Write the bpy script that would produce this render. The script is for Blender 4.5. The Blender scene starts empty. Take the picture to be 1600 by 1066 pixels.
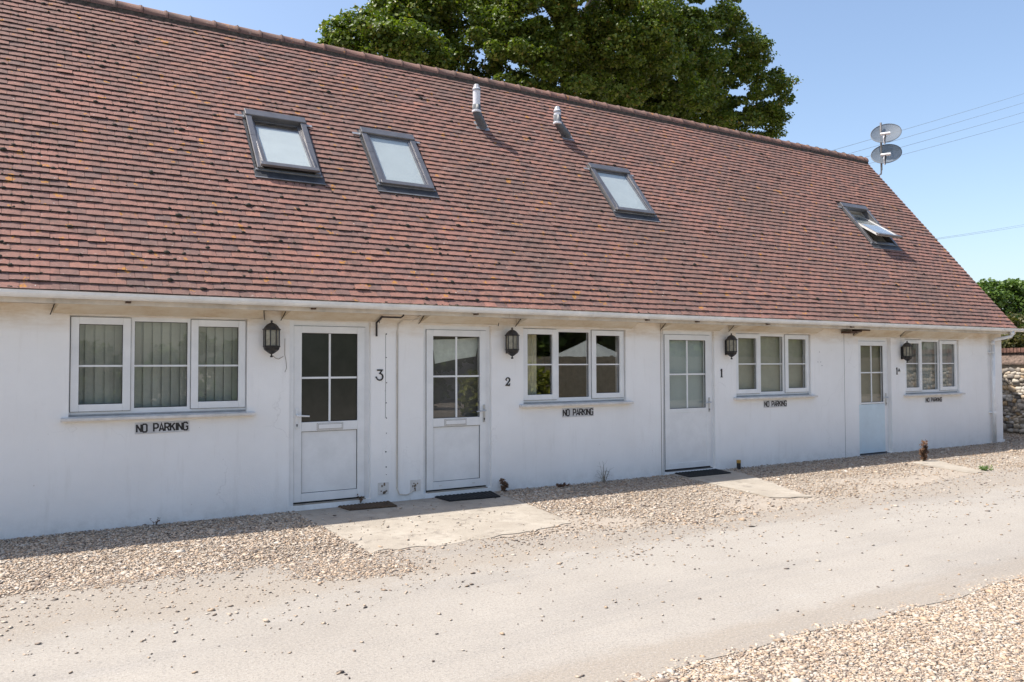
import bpy, bmesh, math, random
import numpy as np
from mathutils import Vector, Matrix, noise as mnoise
random.seed(7); rng = np.random.default_rng(11)
S = bpy.context.scene
R = math.radians

# ------------------------------------------------------------------ camera
F, CX = 1250.0, 800.0                      # in pixels of the 1600 px wide photograph
PITCH, ROLL, YAW = math.atan(37/1250), .003, math.atan(755/1250)
CY = 533.0
CAM = Vector((0, -8.945, 1.63))
fw = Vector((math.sin(YAW)*math.cos(PITCH), math.cos(YAW)*math.cos(PITCH), math.sin(PITCH)))
r0 = Vector((math.cos(YAW), -math.sin(YAW), 0)); u0 = r0.cross(fw)
rt = math.cos(ROLL)*r0 - math.sin(ROLL)*u0; up = math.cos(ROLL)*u0 + math.sin(ROLL)*r0
cd = bpy.data.cameras.new("camera"); cam = bpy.data.objects.new("camera", cd); S.collection.objects.link(cam)
cd.sensor_width = 36; cd.lens = F/1600*36; cd.clip_end = 3000; cd.clip_start = .05
m = Matrix((rt, up, -fw)).transposed().to_4x4(); m.translation = CAM; cam.matrix_world = m
S.camera = cam
def at(x, y, Y):                            # measured point of the photo -> point in the vertical plane y = Y
    d = rt*((x-CX)/F) + up*((CY-y)/F) + fw
    return CAM + d*((Y-CAM.y)/d.y)
def atz(x, y, Z=0.):
    d = rt*((x-CX)/F) + up*((CY-y)/F) + fw
    return CAM + d*((Z-CAM.z)/d.z)

# ------------------------------------------------------------------ light
SUN = Vector((-.46, .21, .863)).normalized()          # towards the sun
EXPO = 0.74
w = bpy.data.worlds.new("World"); S.world = w; w.use_nodes = True
nt = w.node_tree; nt.nodes.clear()
sky = nt.nodes.new('ShaderNodeTexSky'); sky.sky_type = 'NISHITA'; sky.sun_disc = False
sky.sun_elevation = math.asin(SUN.z); sky.sun_rotation = math.atan2(SUN.x, SUN.y) % (2*math.pi)
sky.air_density = 1.0; sky.dust_density = 2.0; sky.ozone_density = 1.0; sky.altitude = 0
bg = nt.nodes.new('ShaderNodeBackground'); bg.inputs[1].default_value = .142
wo = nt.nodes.new('ShaderNodeOutputWorld'); nt.links.new(sky.outputs[0], bg.inputs[0]); nt.links.new(bg.outputs[0], wo.inputs[0])
ld = bpy.data.lights.new("sun", 'SUN'); ld.energy = 4.3; ld.angle = R(.53); ld.color = (1, .95, .87)
lo = bpy.data.objects.new("sun", ld); S.collection.objects.link(lo); lo.rotation_euler = SUN.to_track_quat('Z', 'Y').to_euler()
S.view_settings.view_transform = 'Standard'; S.view_settings.look = 'None'; S.view_settings.exposure = EXPO; S.view_settings.gamma = 1
S.render.engine = 'CYCLES'

# ------------------------------------------------------------------ materials
def nodes(name):
    m = bpy.data.materials.new(name); m.use_nodes = True; t = m.node_tree; t.nodes.clear()
    o = t.nodes.new('ShaderNodeOutputMaterial'); b = t.nodes.new('ShaderNodeBsdfPrincipled'); t.links.new(b.outputs[0], o.inputs[0])
    return m, t, b
def N(t, k, **kw):
    n = t.nodes.new(k)
    for a, v in kw.items():
        if a.startswith('i_'): n.inputs[int(a[2:])].default_value = v
        else: setattr(n, a, v)
    return n
def L(t, a, b): t.links.new(a, b)
def noise(t, scale, detail=4, rough=.6, vec=None, sc=None):
    n = N(t, 'ShaderNodeTexNoise'); n.inputs['Scale'].default_value = scale; n.inputs['Detail'].default_value = detail; n.inputs['Roughness'].default_value = rough
    if vec is None:
        g = N(t, 'ShaderNodeNewGeometry'); vec = g.outputs['Position']
    if sc:
        mp = N(t, 'ShaderNodeMapping'); mp.inputs['Scale'].default_value = sc; L(t, vec, mp.inputs[0]); vec = mp.outputs[0]
    L(t, vec, n.inputs['Vector']); return n.outputs[0]
def ramp(t, fac, stops):
    r = N(t, 'ShaderNodeValToRGB'); e = r.color_ramp.elements
    while len(e) < len(stops): e.new(.5)
    for q, (p, c) in zip(e, stops):
        q.position = p; q.color = (c if len(c) == 4 else (*c, 1)) if hasattr(c, '__len__') else (c, c, c, 1)
    L(t, fac, r.inputs[0]); return r.outputs[0]
def mix(t, fac, a, b, mode='MIX'):
    n = N(t, 'ShaderNodeMix', data_type='RGBA', blend_type=mode)
    for s, v in ((0, fac), (6, a), (7, b)):
        if isinstance(v, bpy.types.NodeSocket): L(t, v, n.inputs[s])
        else: n.inputs[s].default_value = v if s == 0 else (*v, 1)
    return n.outputs[2]
def bump(t, b, h, strength=.3, dist=.01):
    n = N(t, 'ShaderNodeBump'); n.inputs['Strength'].default_value = strength; n.inputs['Distance'].default_value = dist
    L(t, h, n.inputs['Height']); L(t, n.outputs[0], b.inputs['Normal'])
def maprange(t, v, a, b, c=0., d=1.):
    n = N(t, 'ShaderNodeMapRange'); L(t, v, n.inputs[0])
    for i, x in zip((1, 2, 3, 4), (a, b, c, d)): n.inputs[i].default_value = x
    return n.outputs[0]
def mathn(t, op, a, b):
    n = N(t, 'ShaderNodeMath', operation=op)
    for i, v in enumerate((a, b)):
        if isinstance(v, bpy.types.NodeSocket): L(t, v, n.inputs[i])
        else: n.inputs[i].default_value = v
    return n.outputs[0]
def simple(name, col, rough=.5, metal=0, var=.12, scale=9, bmp=0, spec=.5):
    m, t, b = nodes(name)
    c2 = tuple(max(0, c*(1-var*2.2)) for c in col); c3 = tuple(min(1, c*(1+var)) for c in col)
    n = noise(t, scale, 6, .65); L(t, ramp(t, n, [(.3, c2), (.62, col), (.8, c3)]), b.inputs['Base Color'])
    b.inputs['Roughness'].default_value = rough; b.inputs['Metallic'].default_value = metal; b.inputs['Specular IOR Level'].default_value = spec
    if bmp: bump(t, b, noise(t, scale*14, 4, .6), bmp, .004)
    return m
def sepz(t):
    g = N(t, 'ShaderNodeNewGeometry'); s = N(t, 'ShaderNodeSeparateXYZ'); L(t, g.outputs['Position'], s.inputs[0]); return s.outputs

def wall_mat():
    m, t, b = nodes('painted_render'); xyz = sepz(t)
    base = ramp(t, noise(t, 1.3, 5, .6), [(.3, (.83, .81, .78)), (.7, (.89, .875, .85))])
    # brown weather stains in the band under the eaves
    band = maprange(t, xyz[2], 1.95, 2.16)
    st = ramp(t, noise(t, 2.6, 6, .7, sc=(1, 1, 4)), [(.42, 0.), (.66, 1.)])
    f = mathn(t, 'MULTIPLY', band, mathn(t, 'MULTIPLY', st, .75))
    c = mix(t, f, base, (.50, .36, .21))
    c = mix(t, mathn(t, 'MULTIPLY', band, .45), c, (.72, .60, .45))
    # splash dirt near the foot and small specks
    foot = maprange(t, xyz[2], .22, .0)
    d = mathn(t, 'MULTIPLY', foot, ramp(t, noise(t, 7, 6, .75), [(.42, 0.), (.75, .45)]))
    c = mix(t, d, c, (.42, .39, .35))
    sp = ramp(t, noise(t, 26, 3, .5), [(.73, 0.), (.76, .5)])
    c = mix(t, sp, c, (.42, .38, .33))
    run = ramp(t, noise(t, 3.2, 5, .7, sc=(3, 1, .35)), [(.55, 0.), (.8, .22)])
    c = mix(t, run, c, (.5, .46, .4))
    cv = N(t, 'ShaderNodeTexVoronoi', feature='DISTANCE_TO_EDGE'); cv.inputs['Scale'].default_value = .8
    gg = N(t, 'ShaderNodeNewGeometry'); wn = N(t, 'ShaderNodeTexNoise'); wn.inputs['Scale'].default_value = 3.; wn.inputs['Detail'].default_value = 6
    vm = N(t, 'ShaderNodeVectorMath', operation='MULTIPLY_ADD'); L(t, gg.outputs['Position'], wn.inputs['Vector']); L(t, wn.outputs[1], vm.inputs[0]); vm.inputs[1].default_value = (.5, .5, .5); L(t, gg.outputs['Position'], vm.inputs[2]); L(t, vm.outputs[0], cv.inputs['Vector'])
    ck = mathn(t, 'MULTIPLY', ramp(t, cv.outputs['Distance'], [(0., .28), (.004, 0.)]), ramp(t, noise(t, .7, 3, .5), [(.5, 0.), (.6, 1.)]))
    c = mix(t, ck, c, (.40, .38, .36))
    L(t, c, b.inputs['Base Color']); b.inputs['Roughness'].default_value = .75
    h = mathn(t, 'ADD', noise(t, 60, 5, .7), mathn(t, 'MULTIPLY', noise(t, 5, 3, .5), 1.6))
    bump(t, b, h, .45, .006)
    return m
def tile_mat(name='clay_tile', ridge=False):
    m, t, b = nodes(name)
    g = N(t, 'ShaderNodeNewGeometry')
    per = ramp(t, g.outputs['Random Per Island'], [(0, (.190, .116, .102)), (.22, (.32, .152, .117)), (.42, (.220, .126, .108)), (.6, (.345, .162, .122)), (.8, (.275, .140, .113)), (.93, (.37, .172, .122)), (1, (.185, .116, .104))])
    if ridge: per = ramp(t, g.outputs['Random Per Island'], [(0, (.15, .085, .07)), (.5, (.21, .11, .088)), (1, (.14, .085, .075))])
    big = noise(t, .55, 4, .6)
    c = mix(t, ramp(t, big, [(.36, .0), (.66, .7)]), per, (.17, .112, .092))
    c = mix(t, ramp(t, noise(t, 38, 5, .7), [(.42, 0.), (.75, .6)]), c, (.13, .085, .075))
    c = mix(t, ramp(t, noise(t, 17, 5, .75), [(.62, 0.), (.68, .55)]), c, (.42, .36, .31))     # pale lichen film
    c = mix(t, ramp(t, noise(t, 30, 2, .5), [(.74, 0.), (.76, .8)]), c, (.60, .56, .50))
    c = mix(t, ramp(t, noise(t, 5, 7, .8), [(.50, 0.), (.68, .75)]), c, (.10, .072, .06))
    lz = mathn(t, 'MULTIPLY', ramp(t, noise(t, 7.5, 3, .5), [(.665, 0.), (.69, 1.)]), ramp(t, noise(t, 60, 3, .6), [(.4, 0.), (.5, .85)]))
    c = mix(t, lz, c, (.45, .20, .035))                                                     # orange lichen
    L(t, c, b.inputs['Base Color']); b.inputs['Roughness'].default_value = .85; b.inputs['Specular IOR Level'].default_value = .25
    bump(t, b, noise(t, 90, 4, .7), .5, .004)
    return m
def attr_stone_mat(name, stops):
    m, t, b = nodes(name)
    a = N(t, 'ShaderNodeAttribute'); a.attribute_name = 'tint'
    c = ramp(t, a.outputs['Fac'], stops)
    c = mix(t, ramp(t, noise(t, 120, 3, .6), [(.35, .2), (.7, 0.)]), c, (.28, .24, .20))
    L(t, c, b.inputs['Base Color']); b.inputs['Roughness'].default_value = .65
    return m
def road_mat():
    m, t, b = nodes('pale_worn_tarmac'); xyz = sepz(t)
    c = ramp(t, noise(t, .45, 7, .68), [(.32, (.278, .249, .214)), (.68, (.348, .316, .274))])
    # compacted sandy fines drifting out of the gravel on both sides
    far = maprange(t, xyz[1], -3.7, -2.5); near = maprange(t, xyz[1], -5.15, -5.75)
    ed = mathn(t, 'MAXIMUM', far, near); nz = noise(t, 1.6, 8, .75)
    f = mathn(t, 'ADD', mathn(t, 'MULTIPLY', ed, 1.1), mathn(t, 'MULTIPLY', nz, 1.0))
    c = mix(t, ramp(t, f, [(.75, 0.), (1.7, .85)]), c, (.275, .235, .19))
    # long tyre-worn tracks and old dusty stains, running along the lane
    c = mix(t, ramp(t, noise(t, 1.1, 7, .7, sc=(.22, 1.5, 1)), [(.48, 0.), (.70, .42)]), c, (.20, .186, .172))
    c = mix(t, ramp(t, noise(t, 2.7, 7, .75, sc=(.4, 1.2, 1)), [(.56, 0.), (.72, .40)]), c, (.36, .345, .325))
    c = mix(t, ramp(t, noise(t, 46, 5, .88), [(.38, .75), (.49, 0.)]), c, (.175, .158, .145))
    c = mix(t, ramp(t, noise(t, 62, 4, .85), [(.50, 0.), (.66, .5)]), c, (.47, .435, .395))
    c = mix(t, ramp(t, noise(t, 88, 2, .6), [(.66, 0.), (.70, .85)]), c, (.11, .09, .08))
    L(t, c, b.inputs['Base Color']); b.inputs['Roughness'].default_value = .95
    bump(t, b, mathn(t, 'ADD', noise(t, 85, 4, .7), mathn(t, 'MULTIPLY', noise(t, 3.5, 5, .6), 2.)), .5, .007)
    return m
def slab_mat():
    m, t, b = nodes('weathered_concrete')
    c = ramp(t, noise(t, 1.1, 6, .7), [(.3, (.295, .255, .205)), (.7, (.385, .34, .28))])
    c = mix(t, ramp(t, noise(t, 4.5, 8, .75), [(.54, 0.), (.62, .7)]), c, (.17, .145, .12))
    c = mix(t, ramp(t, noise(t, 1.7, 7, .75), [(.5, 0.), (.62, .5)]), c, (.47, .42, .35))
    c = mix(t, ramp(t, noise(t, 150, 3, .7), [(.3, .5), (.5, 0.)]), c, (.22, .19, .16))
    L(t, c, b.inputs['Base Color']); b.inputs['Roughness'].default_value = .9
    bump(t, b, noise(t, 110, 5, .75), .6, .005)
    return m
def dirt_mat():
    m, t, b = nodes('sandy_grit')
    c = ramp(t, noise(t, 3, 8, .8), [(.3, (.31, .262, .212)), (.7, (.40, .345, .285))])
    c = mix(t, ramp(t, noise(t, 90, 4, .8), [(.35, .4), (.6, 0.)]), c, (.20, .165, .13))
    L(t, c, b.inputs['Base Color']); b.inputs['Roughness'].default_value = .95
    bump(t, b, noise(t, 80, 5, .8), .6, .008)
    return m
def glass_mat(name, boost=1.0, rough=0.0, tint=(1, 1, 1), wob=.0):
    m = bpy.data.materials.new(name); m.use_nodes = True; t = m.node_tree; t.nodes.clear()
    o = N(t, 'ShaderNodeOutputMaterial'); fr = N(t, 'ShaderNodeLayerWeight'); fr.inputs[0].default_value = .5
    tr = N(t, 'ShaderNodeBsdfTransparent'); tr.inputs[0].default_value = (*tint, 1)
    gl = N(t, 'ShaderNodeBsdfGlossy'); gl.inputs['Roughness'].default_value = rough
    mx = N(t, 'ShaderNodeMixShader'); f = N(t, 'ShaderNodeMath', operation='MULTIPLY'); f.use_clamp = True; f.inputs[1].default_value = 1.85*boost
    p5 = mathn(t, 'POWER', fr.outputs['Facing'], 5.0); p5 = mathn(t, 'ADD', mathn(t, 'MULTIPLY', p5, .96), .042)
    L(t, p5, f.inputs[0]); L(t, f.outputs[0], mx.inputs[0]); L(t, tr.outputs[0], mx.inputs[1]); L(t, gl.outputs[0], mx.inputs[2]); L(t, mx.outputs[0], o.inputs[0])
    if wob:
        n = N(t, 'ShaderNodeBump'); n.inputs['Strength'].default_value = wob; n.inputs['Distance'].default_value = .01
        L(t, noise(t, 2.5, 2, .5), n.inputs['Height']); L(t, n.outputs[0], gl.inputs['Normal']); L(t, n.outputs[0], fr.inputs['Normal'])
    return m
def obscure_mat(name, col):
    m, t, b = nodes(name)
    L(t, ramp(t, noise(t, 5, 4, .6), [(.3, tuple(c*.8 for c in col)), (.7, tuple(c*1.15 for c in col))]), b.inputs['Base Color'])
    b.inputs['Roughness'].default_value = .12
    bump(t, b, noise(t, 130, 2, .5), .25, .003)
    return m
def leaf_mat(name, stops, trans=.35):
    m, t, b = nodes(name)
    g = N(t, 'ShaderNodeNewGeometry')
    c = ramp(t, g.outputs['Random Per Island'], stops)
    L(t, c, b.inputs['Base Color']); b.inputs['Roughness'].default_value = .45; b.inputs['Specular IOR Level'].default_value = .4
    tr = N(t, 'ShaderNodeBsdfTranslucent'); c2 = mix(t, 1., c, (1.0, 1.15, .35), 'MULTIPLY'); L(t, c2, tr.inputs[0])
    mx = N(t, 'ShaderNodeMixShader'); mx.inputs[0].default_value = trans
    o = [n for n in t.nodes if n.type == 'OUTPUT_MATERIAL'][0]
    L(t, b.outputs[0], mx.inputs[1]); L(t, tr.outputs[0], mx.inputs[2]); L(t, mx.outputs[0], o.inputs[0])
    return m
M = dict(
 wall=wall_mat(), tile=tile_mat(), ridge=tile_mat('ridge_clay', True),
 gutter=simple('white_gutter_plastic', (.84, .84, .83), .35, var=.1, scale=3),
 upvc=simple('white_window_plastic', (.80, .80, .79), .28, var=.05, scale=4),
 wood=simple('painted_board', (.66, .60, .52), .6, var=.16, scale=3, bmp=.3),
 stainwood=None,
 sill=simple('painted_sill', (.72, .69, .65), .5, var=.12, scale=8),
 sillgap=simple('grimy_sill_joint', (.42, .41, .40), .7),
 blue=simple('pale_blue_door_film', (.62, .74, .80), .3, var=.05, scale=3),
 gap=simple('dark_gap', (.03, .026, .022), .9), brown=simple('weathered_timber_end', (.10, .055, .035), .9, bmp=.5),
 grey=simple('grey_aluminium', (.19, .185, .19), .38, .55, var=.1, scale=6), dgrey=simple('dark_flashing', (.06, .062, .068), .5, .3, var=.2, scale=8),
 lead=simple('lead_flashing', (.33, .34, .36), .5, .4, var=.2, scale=6), pine=simple('white_lining', (.62, .61, .58), .6),
 blind=simple('white_blackout_blind', (.46, .51, .50), .6, var=.04, scale=3), mesh=None,
 slat=simple('vertical_blind_fabric', (.37, .385, .32), .8, var=.1, scale=2), roller=simple('roller_blind_fabric', (.34, .345, .26), .8, var=.08, scale=3),
 paleblind=simple('pale_green_door_blind', (.36, .42, .385), .8, var=.05, scale=2), beige=simple('beige_door_blind', (.25, .235, .165), .8, var=.08, scale=2),
 net=simple('net_curtain', (.33, .35, .31), .8, var=.12, scale=5), curtain=simple('cream_curtain', (.74, .70, .52), .8, var=.1, scale=6),
 cloth=simple('pale_hung_cloth', (.62, .66, .58), .9, var=.12, scale=7),
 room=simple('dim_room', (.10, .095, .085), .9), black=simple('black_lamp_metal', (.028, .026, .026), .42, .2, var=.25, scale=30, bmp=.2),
 lampcap=simple('dusty_lamp_cap', (.06, .05, .042), .6, var=.3, scale=25, bmp=.3), lampglass=None,
 glass=glass_mat('window_glass', 1.3, wob=.02), clear=glass_mat('clear_window_glass', 2.3, wob=.012), sgl=glass_mat('skylight_glass', 1.0, .03),
 obs=obscure_mat('dark_obscure_glass', (.035, .036, .030)), ink=simple('black_lettering', (.008, .008, .012), .35),
 plate=simple('worn_silver_plate', (.62, .62, .63), .45, var=.14, scale=12), chrome=simple('satin_handle', (.55, .56, .57), .3, .6),
 whitepipe=simple('white_flue_plastic', (.70, .70, .73), .4, var=.06), greypipe=simple('dark_flue_collar', (.10, .11, .125), .5, var=.2, scale=8),
 rubber=simple('black_rubber_mat', (.018, .018, .019), .8, var=.4, scale=60, bmp=.5), coir=simple('brown_coir_mat', (.13, .085, .05), .95, var=.3, scale=50, bmp=.8),
 dish=None, dishmetal=simple('galvanised_pole', (.36, .33, .31), .5, .6, var=.15), lnb=simple('white_lnb_plastic', (.82, .80, .80), .4),
 cable=simple('brown_cable', (.20, .15, .10), .7), blackpipe=simple('black_waste_pipe', (.03, .022, .02), .6),
 slab=slab_mat(), road=road_mat(), dirt=dirt_mat(),
 gravel=attr_stone_mat('flint_gravel', [(0, (.08, .062, .052)), (.10, (.20, .145, .11)), (.28, (.42, .30, .195)), (.5, (.49, .405, .315)), (.72, (.52, .455, .38)), (.86, (.44, .29, .175)), (1, (.60, .55, .48))]),
 tailedge=simple('mossy_shaded_tile_edge', (.055, .034, .028), .95, var=.4, scale=30),  # tail faces darkened for moss and for the shade line under each course
 moss=simple('dark_moss', (.035, .028, .018), .95, var=.4, scale=40), mossg=simple('olive_moss', (.09, .07, .03), .95, var=.4, scale=40),
 bark=simple('bark', (.055, .045, .034), .9, var=.3, scale=8, bmp=.6),
 leaf=leaf_mat('sycamore_leaf', [(0, (.055, .088, .013)), (.35, (.088, .130, .018)), (.7, (.132, .178, .024)), (.95, (.185, .215, .034)), (1, (.26, .18, .05))]),
 leaf2=leaf_mat('hedge_leaf', [(0, (.05, .09, .018)), (.5, (.09, .15, .028)), (1, (.13, .20, .04))]),
 leaf3=leaf_mat('olive_leaf', [(0, (.05, .055, .015)), (.5, (.09, .09, .025)), (1, (.13, .11, .035))]),
 yleaf=leaf_mat('golden_privet_leaf', [(0, (.16, .19, .02)), (.5, (.26, .28, .03)), (1, (.34, .34, .05))]),
 dead=simple('dead_brown_leaf', (.17, .085, .045), .9, var=.4, scale=30), straw=simple('dry_straw_stem', (.22, .18, .12), .9),
 mortar=simple('lime_mortar', (.30, .25, .185), .95, var=.2, scale=14, bmp=.7), brick=simple('old_coping_brick', (.23, .12, .09), .9, var=.3, scale=14, bmp=.5),
 fence=simple('larch_fence', (.30, .27, .20), .8, var=.2, scale=5, bmp=.3), canvas=simple('cream_canvas', (.46, .50, .48), .8, var=.05),
 render=simple('white_house_render', (.78, .78, .76), .8, var=.06), wire=simple('weathered_cable', (.22, .25, .24), .6), yellow=simple('yellow_paint', (.50, .28, .05), .6, var=.3, scale=30),
 carblue=simple('blue_car_paint', (.03, .05, .28), .2, .3, var=.05),
)
def mesh_dish():
    m, t, b = nodes('perforated_dish_steel'); b.inputs['Base Color'].default_value = (.085, .10, .12, 1); b.inputs['Roughness'].default_value = .7; b.inputs['Metallic'].default_value = .0
    tr = N(t, 'ShaderNodeBsdfTransparent'); mx = N(t, 'ShaderNodeMixShader')
    n = noise(t, 260, 1, .3)
    L(t, ramp(t, n, [(.38, .55), (.46, 1.)]), mx.inputs[0])
    o = [q for q in t.nodes if q.type == 'OUTPUT_MATERIAL'][0]
    L(t, tr.outputs[0], mx.inputs[1]); L(t, b.outputs[0], mx.inputs[2]); L(t, mx.outputs[0], o.inputs[0]); return m
M['dish'] = mesh_dish()
mm, t, b = nodes('lantern_glass'); b.inputs['Roughness'].default_value = .2
L(t, ramp(t, noise(t, 20, 4, .6), [(.3, (.20, .18, .14)), (.7, (.36, .33, .25))]), b.inputs['Base Color']); M['lampglass'] = mm
mm, t, b = nodes('stained_soffit_board')
c = ramp(t, noise(t, 1.7, 6, .72, sc=(1, 1, 3)), [(.28, (.72, .67, .58)), (.5, (.64, .55, .42)), (.72, (.50, .36, .21))])
L(t, c, b.inputs['Base Color']); b.inputs['Roughness'].default_value = .8; bump(t, b, noise(t, 50, 5, .7), .3, .004); M['stainwood'] = mm

# ------------------------------------------------------------------ mesh helpers
XF = None            # (scale, offset) along the cottage front, for things measured on the wall
def KX(x): return x*1.03802+1.15886
class MB:
    def __init__(s): s.v = []; s.f = []; s.mi = []; s.cur = 0
    def face(s, pts):
        i = len(s.v); s.v += [tuple(p) for p in pts]; s.f.append(list(range(i, i+len(pts)))); s.mi.append(s.cur)
    def add(s, vs, fs):
        i = len(s.v); s.v += [tuple(p) for p in vs]
        for f in fs: s.f.append([i+k for k in f]); s.mi.append(s.cur)
    def box(s, x0, x1, y0, y1, z0, z1, T=None):
        vs = [Vector(p) for p in ((x0, y0, z0), (x1, y0, z0), (x1, y1, z0), (x0, y1, z0), (x0, y0, z1), (x1, y0, z1), (x1, y1, z1), (x0, y1, z1))]
        if T: vs = [T(p) for p in vs]
        s.add(vs, [(0, 3, 2, 1), (4, 5, 6, 7), (0, 1, 5, 4), (1, 2, 6, 5), (2, 3, 7, 6), (3, 0, 4, 7)])
    def prism(s, poly, a, b_, T):                    # closed 2D polygon swept from a to b_, T(u, v, w) -> point
        n = len(poly); vs = [T(u, v, a) for u, v in poly] + [T(u, v, b_) for u, v in poly]
        s.add(vs, [tuple(range(n))[::-1], tuple(range(n, 2*n))] + [(i, (i+1) % n, n+(i+1) % n, n+i) for i in range(n)])
    def tube(s, pts, rad, n=8, cap=True):
        pts = [Vector(p) for p in pts]; rs = rad if hasattr(rad, '__len__') else [rad]*len(pts)
        rings = []
        d0 = (pts[1]-pts[0]).normalized(); a = d0.orthogonal().normalized()
        for i, p in enumerate(pts):
            d = (pts[min(i+1, len(pts)-1)]-pts[max(i-1, 0)]).normalized(); a = (a - d*a.dot(d)).normalized(); c = d.cross(a)
            rings.append([p + (a*math.cos(k*2*math.pi/n)+c*math.sin(k*2*math.pi/n))*rs[i] for k in range(n)])
        vs = [q for r_ in rings for q in r_]; fs = []
        for i in range(len(pts)-1):
            for k in range(n): fs.append((i*n+k, i*n+(k+1) % n, (i+1)*n+(k+1) % n, (i+1)*n+k))
        if cap: fs += [tuple(range(n))[::-1], tuple((len(pts)-1)*n+k for k in range(n))]
        s.add(vs, fs)
    def lathe(s, prof, c, n=8, ph=0., half=None):
        vs = []; fs = []
        for (r_, z) in prof:
            for k in range(n):
                a = ph+k*2*math.pi/n; vs.append((c[0]+r_*math.cos(a), c[1]+r_*math.sin(a), c[2]+z))
        for i in range(len(prof)-1):
            for k in range(n): fs.append((i*n+k, i*n+(k+1) % n, (i+1)*n+(k+1) % n, (i+1)*n+k))
        fs += [tuple(range(n))[::-1], tuple((len(prof)-1)*n+k for k in range(n))]
        s.add(vs, fs)
    def ribbon(s, pts, wd, T, d0, d1):                # mitred stroke in 2D, thickness d0..d1
        pts = [Vector((*p, 0)) for p in pts]; n = len(pts); Lf = []; Rt = []
        ws = wd if hasattr(wd, '__len__') else [wd]*n
        for i, p in enumerate(pts):
            a = (p-pts[i-1]).normalized() if i else (pts[1]-p).normalized()
            b_ = (pts[i+1]-p).normalized() if i < n-1 else a
            na = Vector((-a.y, a.x, 0)); nb = Vector((-b_.y, b_.x, 0)); q = (na+nb).normalized(); k = 1/max(.5, q.dot(na))
            Lf.append(p+q*ws[i]/2*k); Rt.append(p-q*ws[i]/2*k)
        for i in range(n-1):
            quad = [(Lf[i].x, Lf[i].y), (Rt[i].x, Rt[i].y), (Rt[i+1].x, Rt[i+1].y), (Lf[i+1].x, Lf[i+1].y)]
            vs = [T(u, v, d0) for u, v in quad] + [T(u, v, d1) for u, v in quad]
            s.add(vs, [(4, 5, 6, 7), (0, 4, 7, 3), (1, 2, 6, 5)] + ([(0, 1, 5, 4)] if i == 0 else []) + ([(3, 7, 6, 2)] if i == n-2 else []))
    def build(s, name, mat, parent=None, smooth=False, bevel=0, loc=None):
        if XF: s.v = [(KX(p[0]), p[1], p[2]) for p in s.v]
        me = bpy.data.meshes.new(name); me.from_pydata(s.v, [], s.f)
        mats = mat if isinstance(mat, (list, tuple)) else [mat]
        for q in mats: me.materials.append(q)
        me.polygons.foreach_set('material_index', s.mi)
        bm = bmesh.new(); bm.from_mesh(me)
        if smooth: bmesh.ops.remove_doubles(bm, verts=bm.verts, dist=1e-5)
        bmesh.ops.recalc_face_normals(bm, faces=bm.faces)
        bm.to_mesh(me); bm.free()
        if smooth:
            for p in me.polygons: p.use_smooth = True
        o = bpy.data.objects.new(name, me); S.collection.objects.link(o)
        if parent is not None: o.parent = parent; o.matrix_parent_inverse = Matrix.Identity(4)
        if parent is not None and parent.get('_loc'): pass
        if bevel:
            b_ = o.modifiers.new('bevel', 'BEVEL'); b_.width = bevel; b_.segments = 2; b_.limit_method = 'ANGLE'; b_.angle_limit = R(40)
        return o
def shift(o, v):                                     # move mesh data so it is relative to the root
    o.data.transform(Matrix.Translation(-Vector(v))); return o
def empty(name, loc=(0, 0, 0)):
    o = bpy.data.objects.new(name, None); o.empty_display_size = .2; o.location = loc; S.collection.objects.link(o); return o
def tag(o, label=None, cat=None, group=None, kind=None):
    for k, v in (('label', label), ('category', cat), ('group', group), ('kind', kind)):
        if v: o[k] = v
    return o
def origin(o, v):                                    # put a top-level mesh's origin at its own base
    o.data.transform(Matrix.Translation(-Vector(v))); o.location = v; return o
def mesh_np(name, V, Fa, mat, tint=None, parent=None, smooth=False):
    me = bpy.data.meshes.new(name); k = Fa.shape[1]
    me.vertices.add(len(V)); me.vertices.foreach_set('co', V.astype(np.float32).ravel())
    me.loops.add(Fa.size); me.loops.foreach_set('vertex_index', Fa.astype(np.int32).ravel())
    me.polygons.add(len(Fa)); me.polygons.foreach_set('loop_start', np.arange(0, Fa.size, k, dtype=np.int32))
    try: me.polygons.foreach_set('loop_total', np.full(len(Fa), k, dtype=np.int32))
    except Exception: pass
    me.update(calc_edges=True); me.validate()
    me.materials.append(mat)
    if tint is not None:
        a = me.attributes.new('tint', 'FLOAT', 'POINT'); a.data.foreach_set('value', tint.astype(np.float32))
    if smooth: me.polygons.foreach_set('use_smooth', np.ones(len(Fa), dtype=bool))
    o = bpy.data.objects.new(name, me); S.collection.objects.link(o)
    if parent is not None: o.parent = parent
    return o

# ------------------------------------------------------------------ ground, road, paths
g = MB()
g.box(-400, 400, -400, 400, -.35, -.03)
tag(g.build('ground', M['dirt']), kind='structure')
# gravel bed base either side of the road
EF = ([-12, -.15, .88, 2.4, 3.25, 4.8, 6.9, 9.5, 13.2, 40], [-2.3, -2.31, -2.26, -2.47, -2.44, -2.76, -2.88, -2.7, -2.39, -2.4])
def edge_far(x):   # northern road edge (towards the cottages)
    return float(np.interp(x, *EF)) + .05*math.sin(x*1.7+.6) + .04*math.sin(x*4.1) + .03*math.sin(x*9.3)
def edge_near(x):
    return -5.70 + .03*math.sin(x*2.1) + .02*math.sin(x*6.3+1)
r_ = MB(); xs = np.arange(-12, 40.01, .2)
for a, b_ in zip(xs[:-1], xs[1:]):
    r_.face([(a, edge_near(a), 0), (b_, edge_near(b_), 0), (b_, edge_far(b_)+.12, 0), (a, edge_far(a)+.12, 0)])
tag(r_.build('road', M['road'], smooth=True), kind='structure')
gb = MB()
gb.face([(-12, -.02+.02, -.005), (40, 0, -.005), (40, -3.2, -.005), (-12, -3.2, -.005)])
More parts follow.
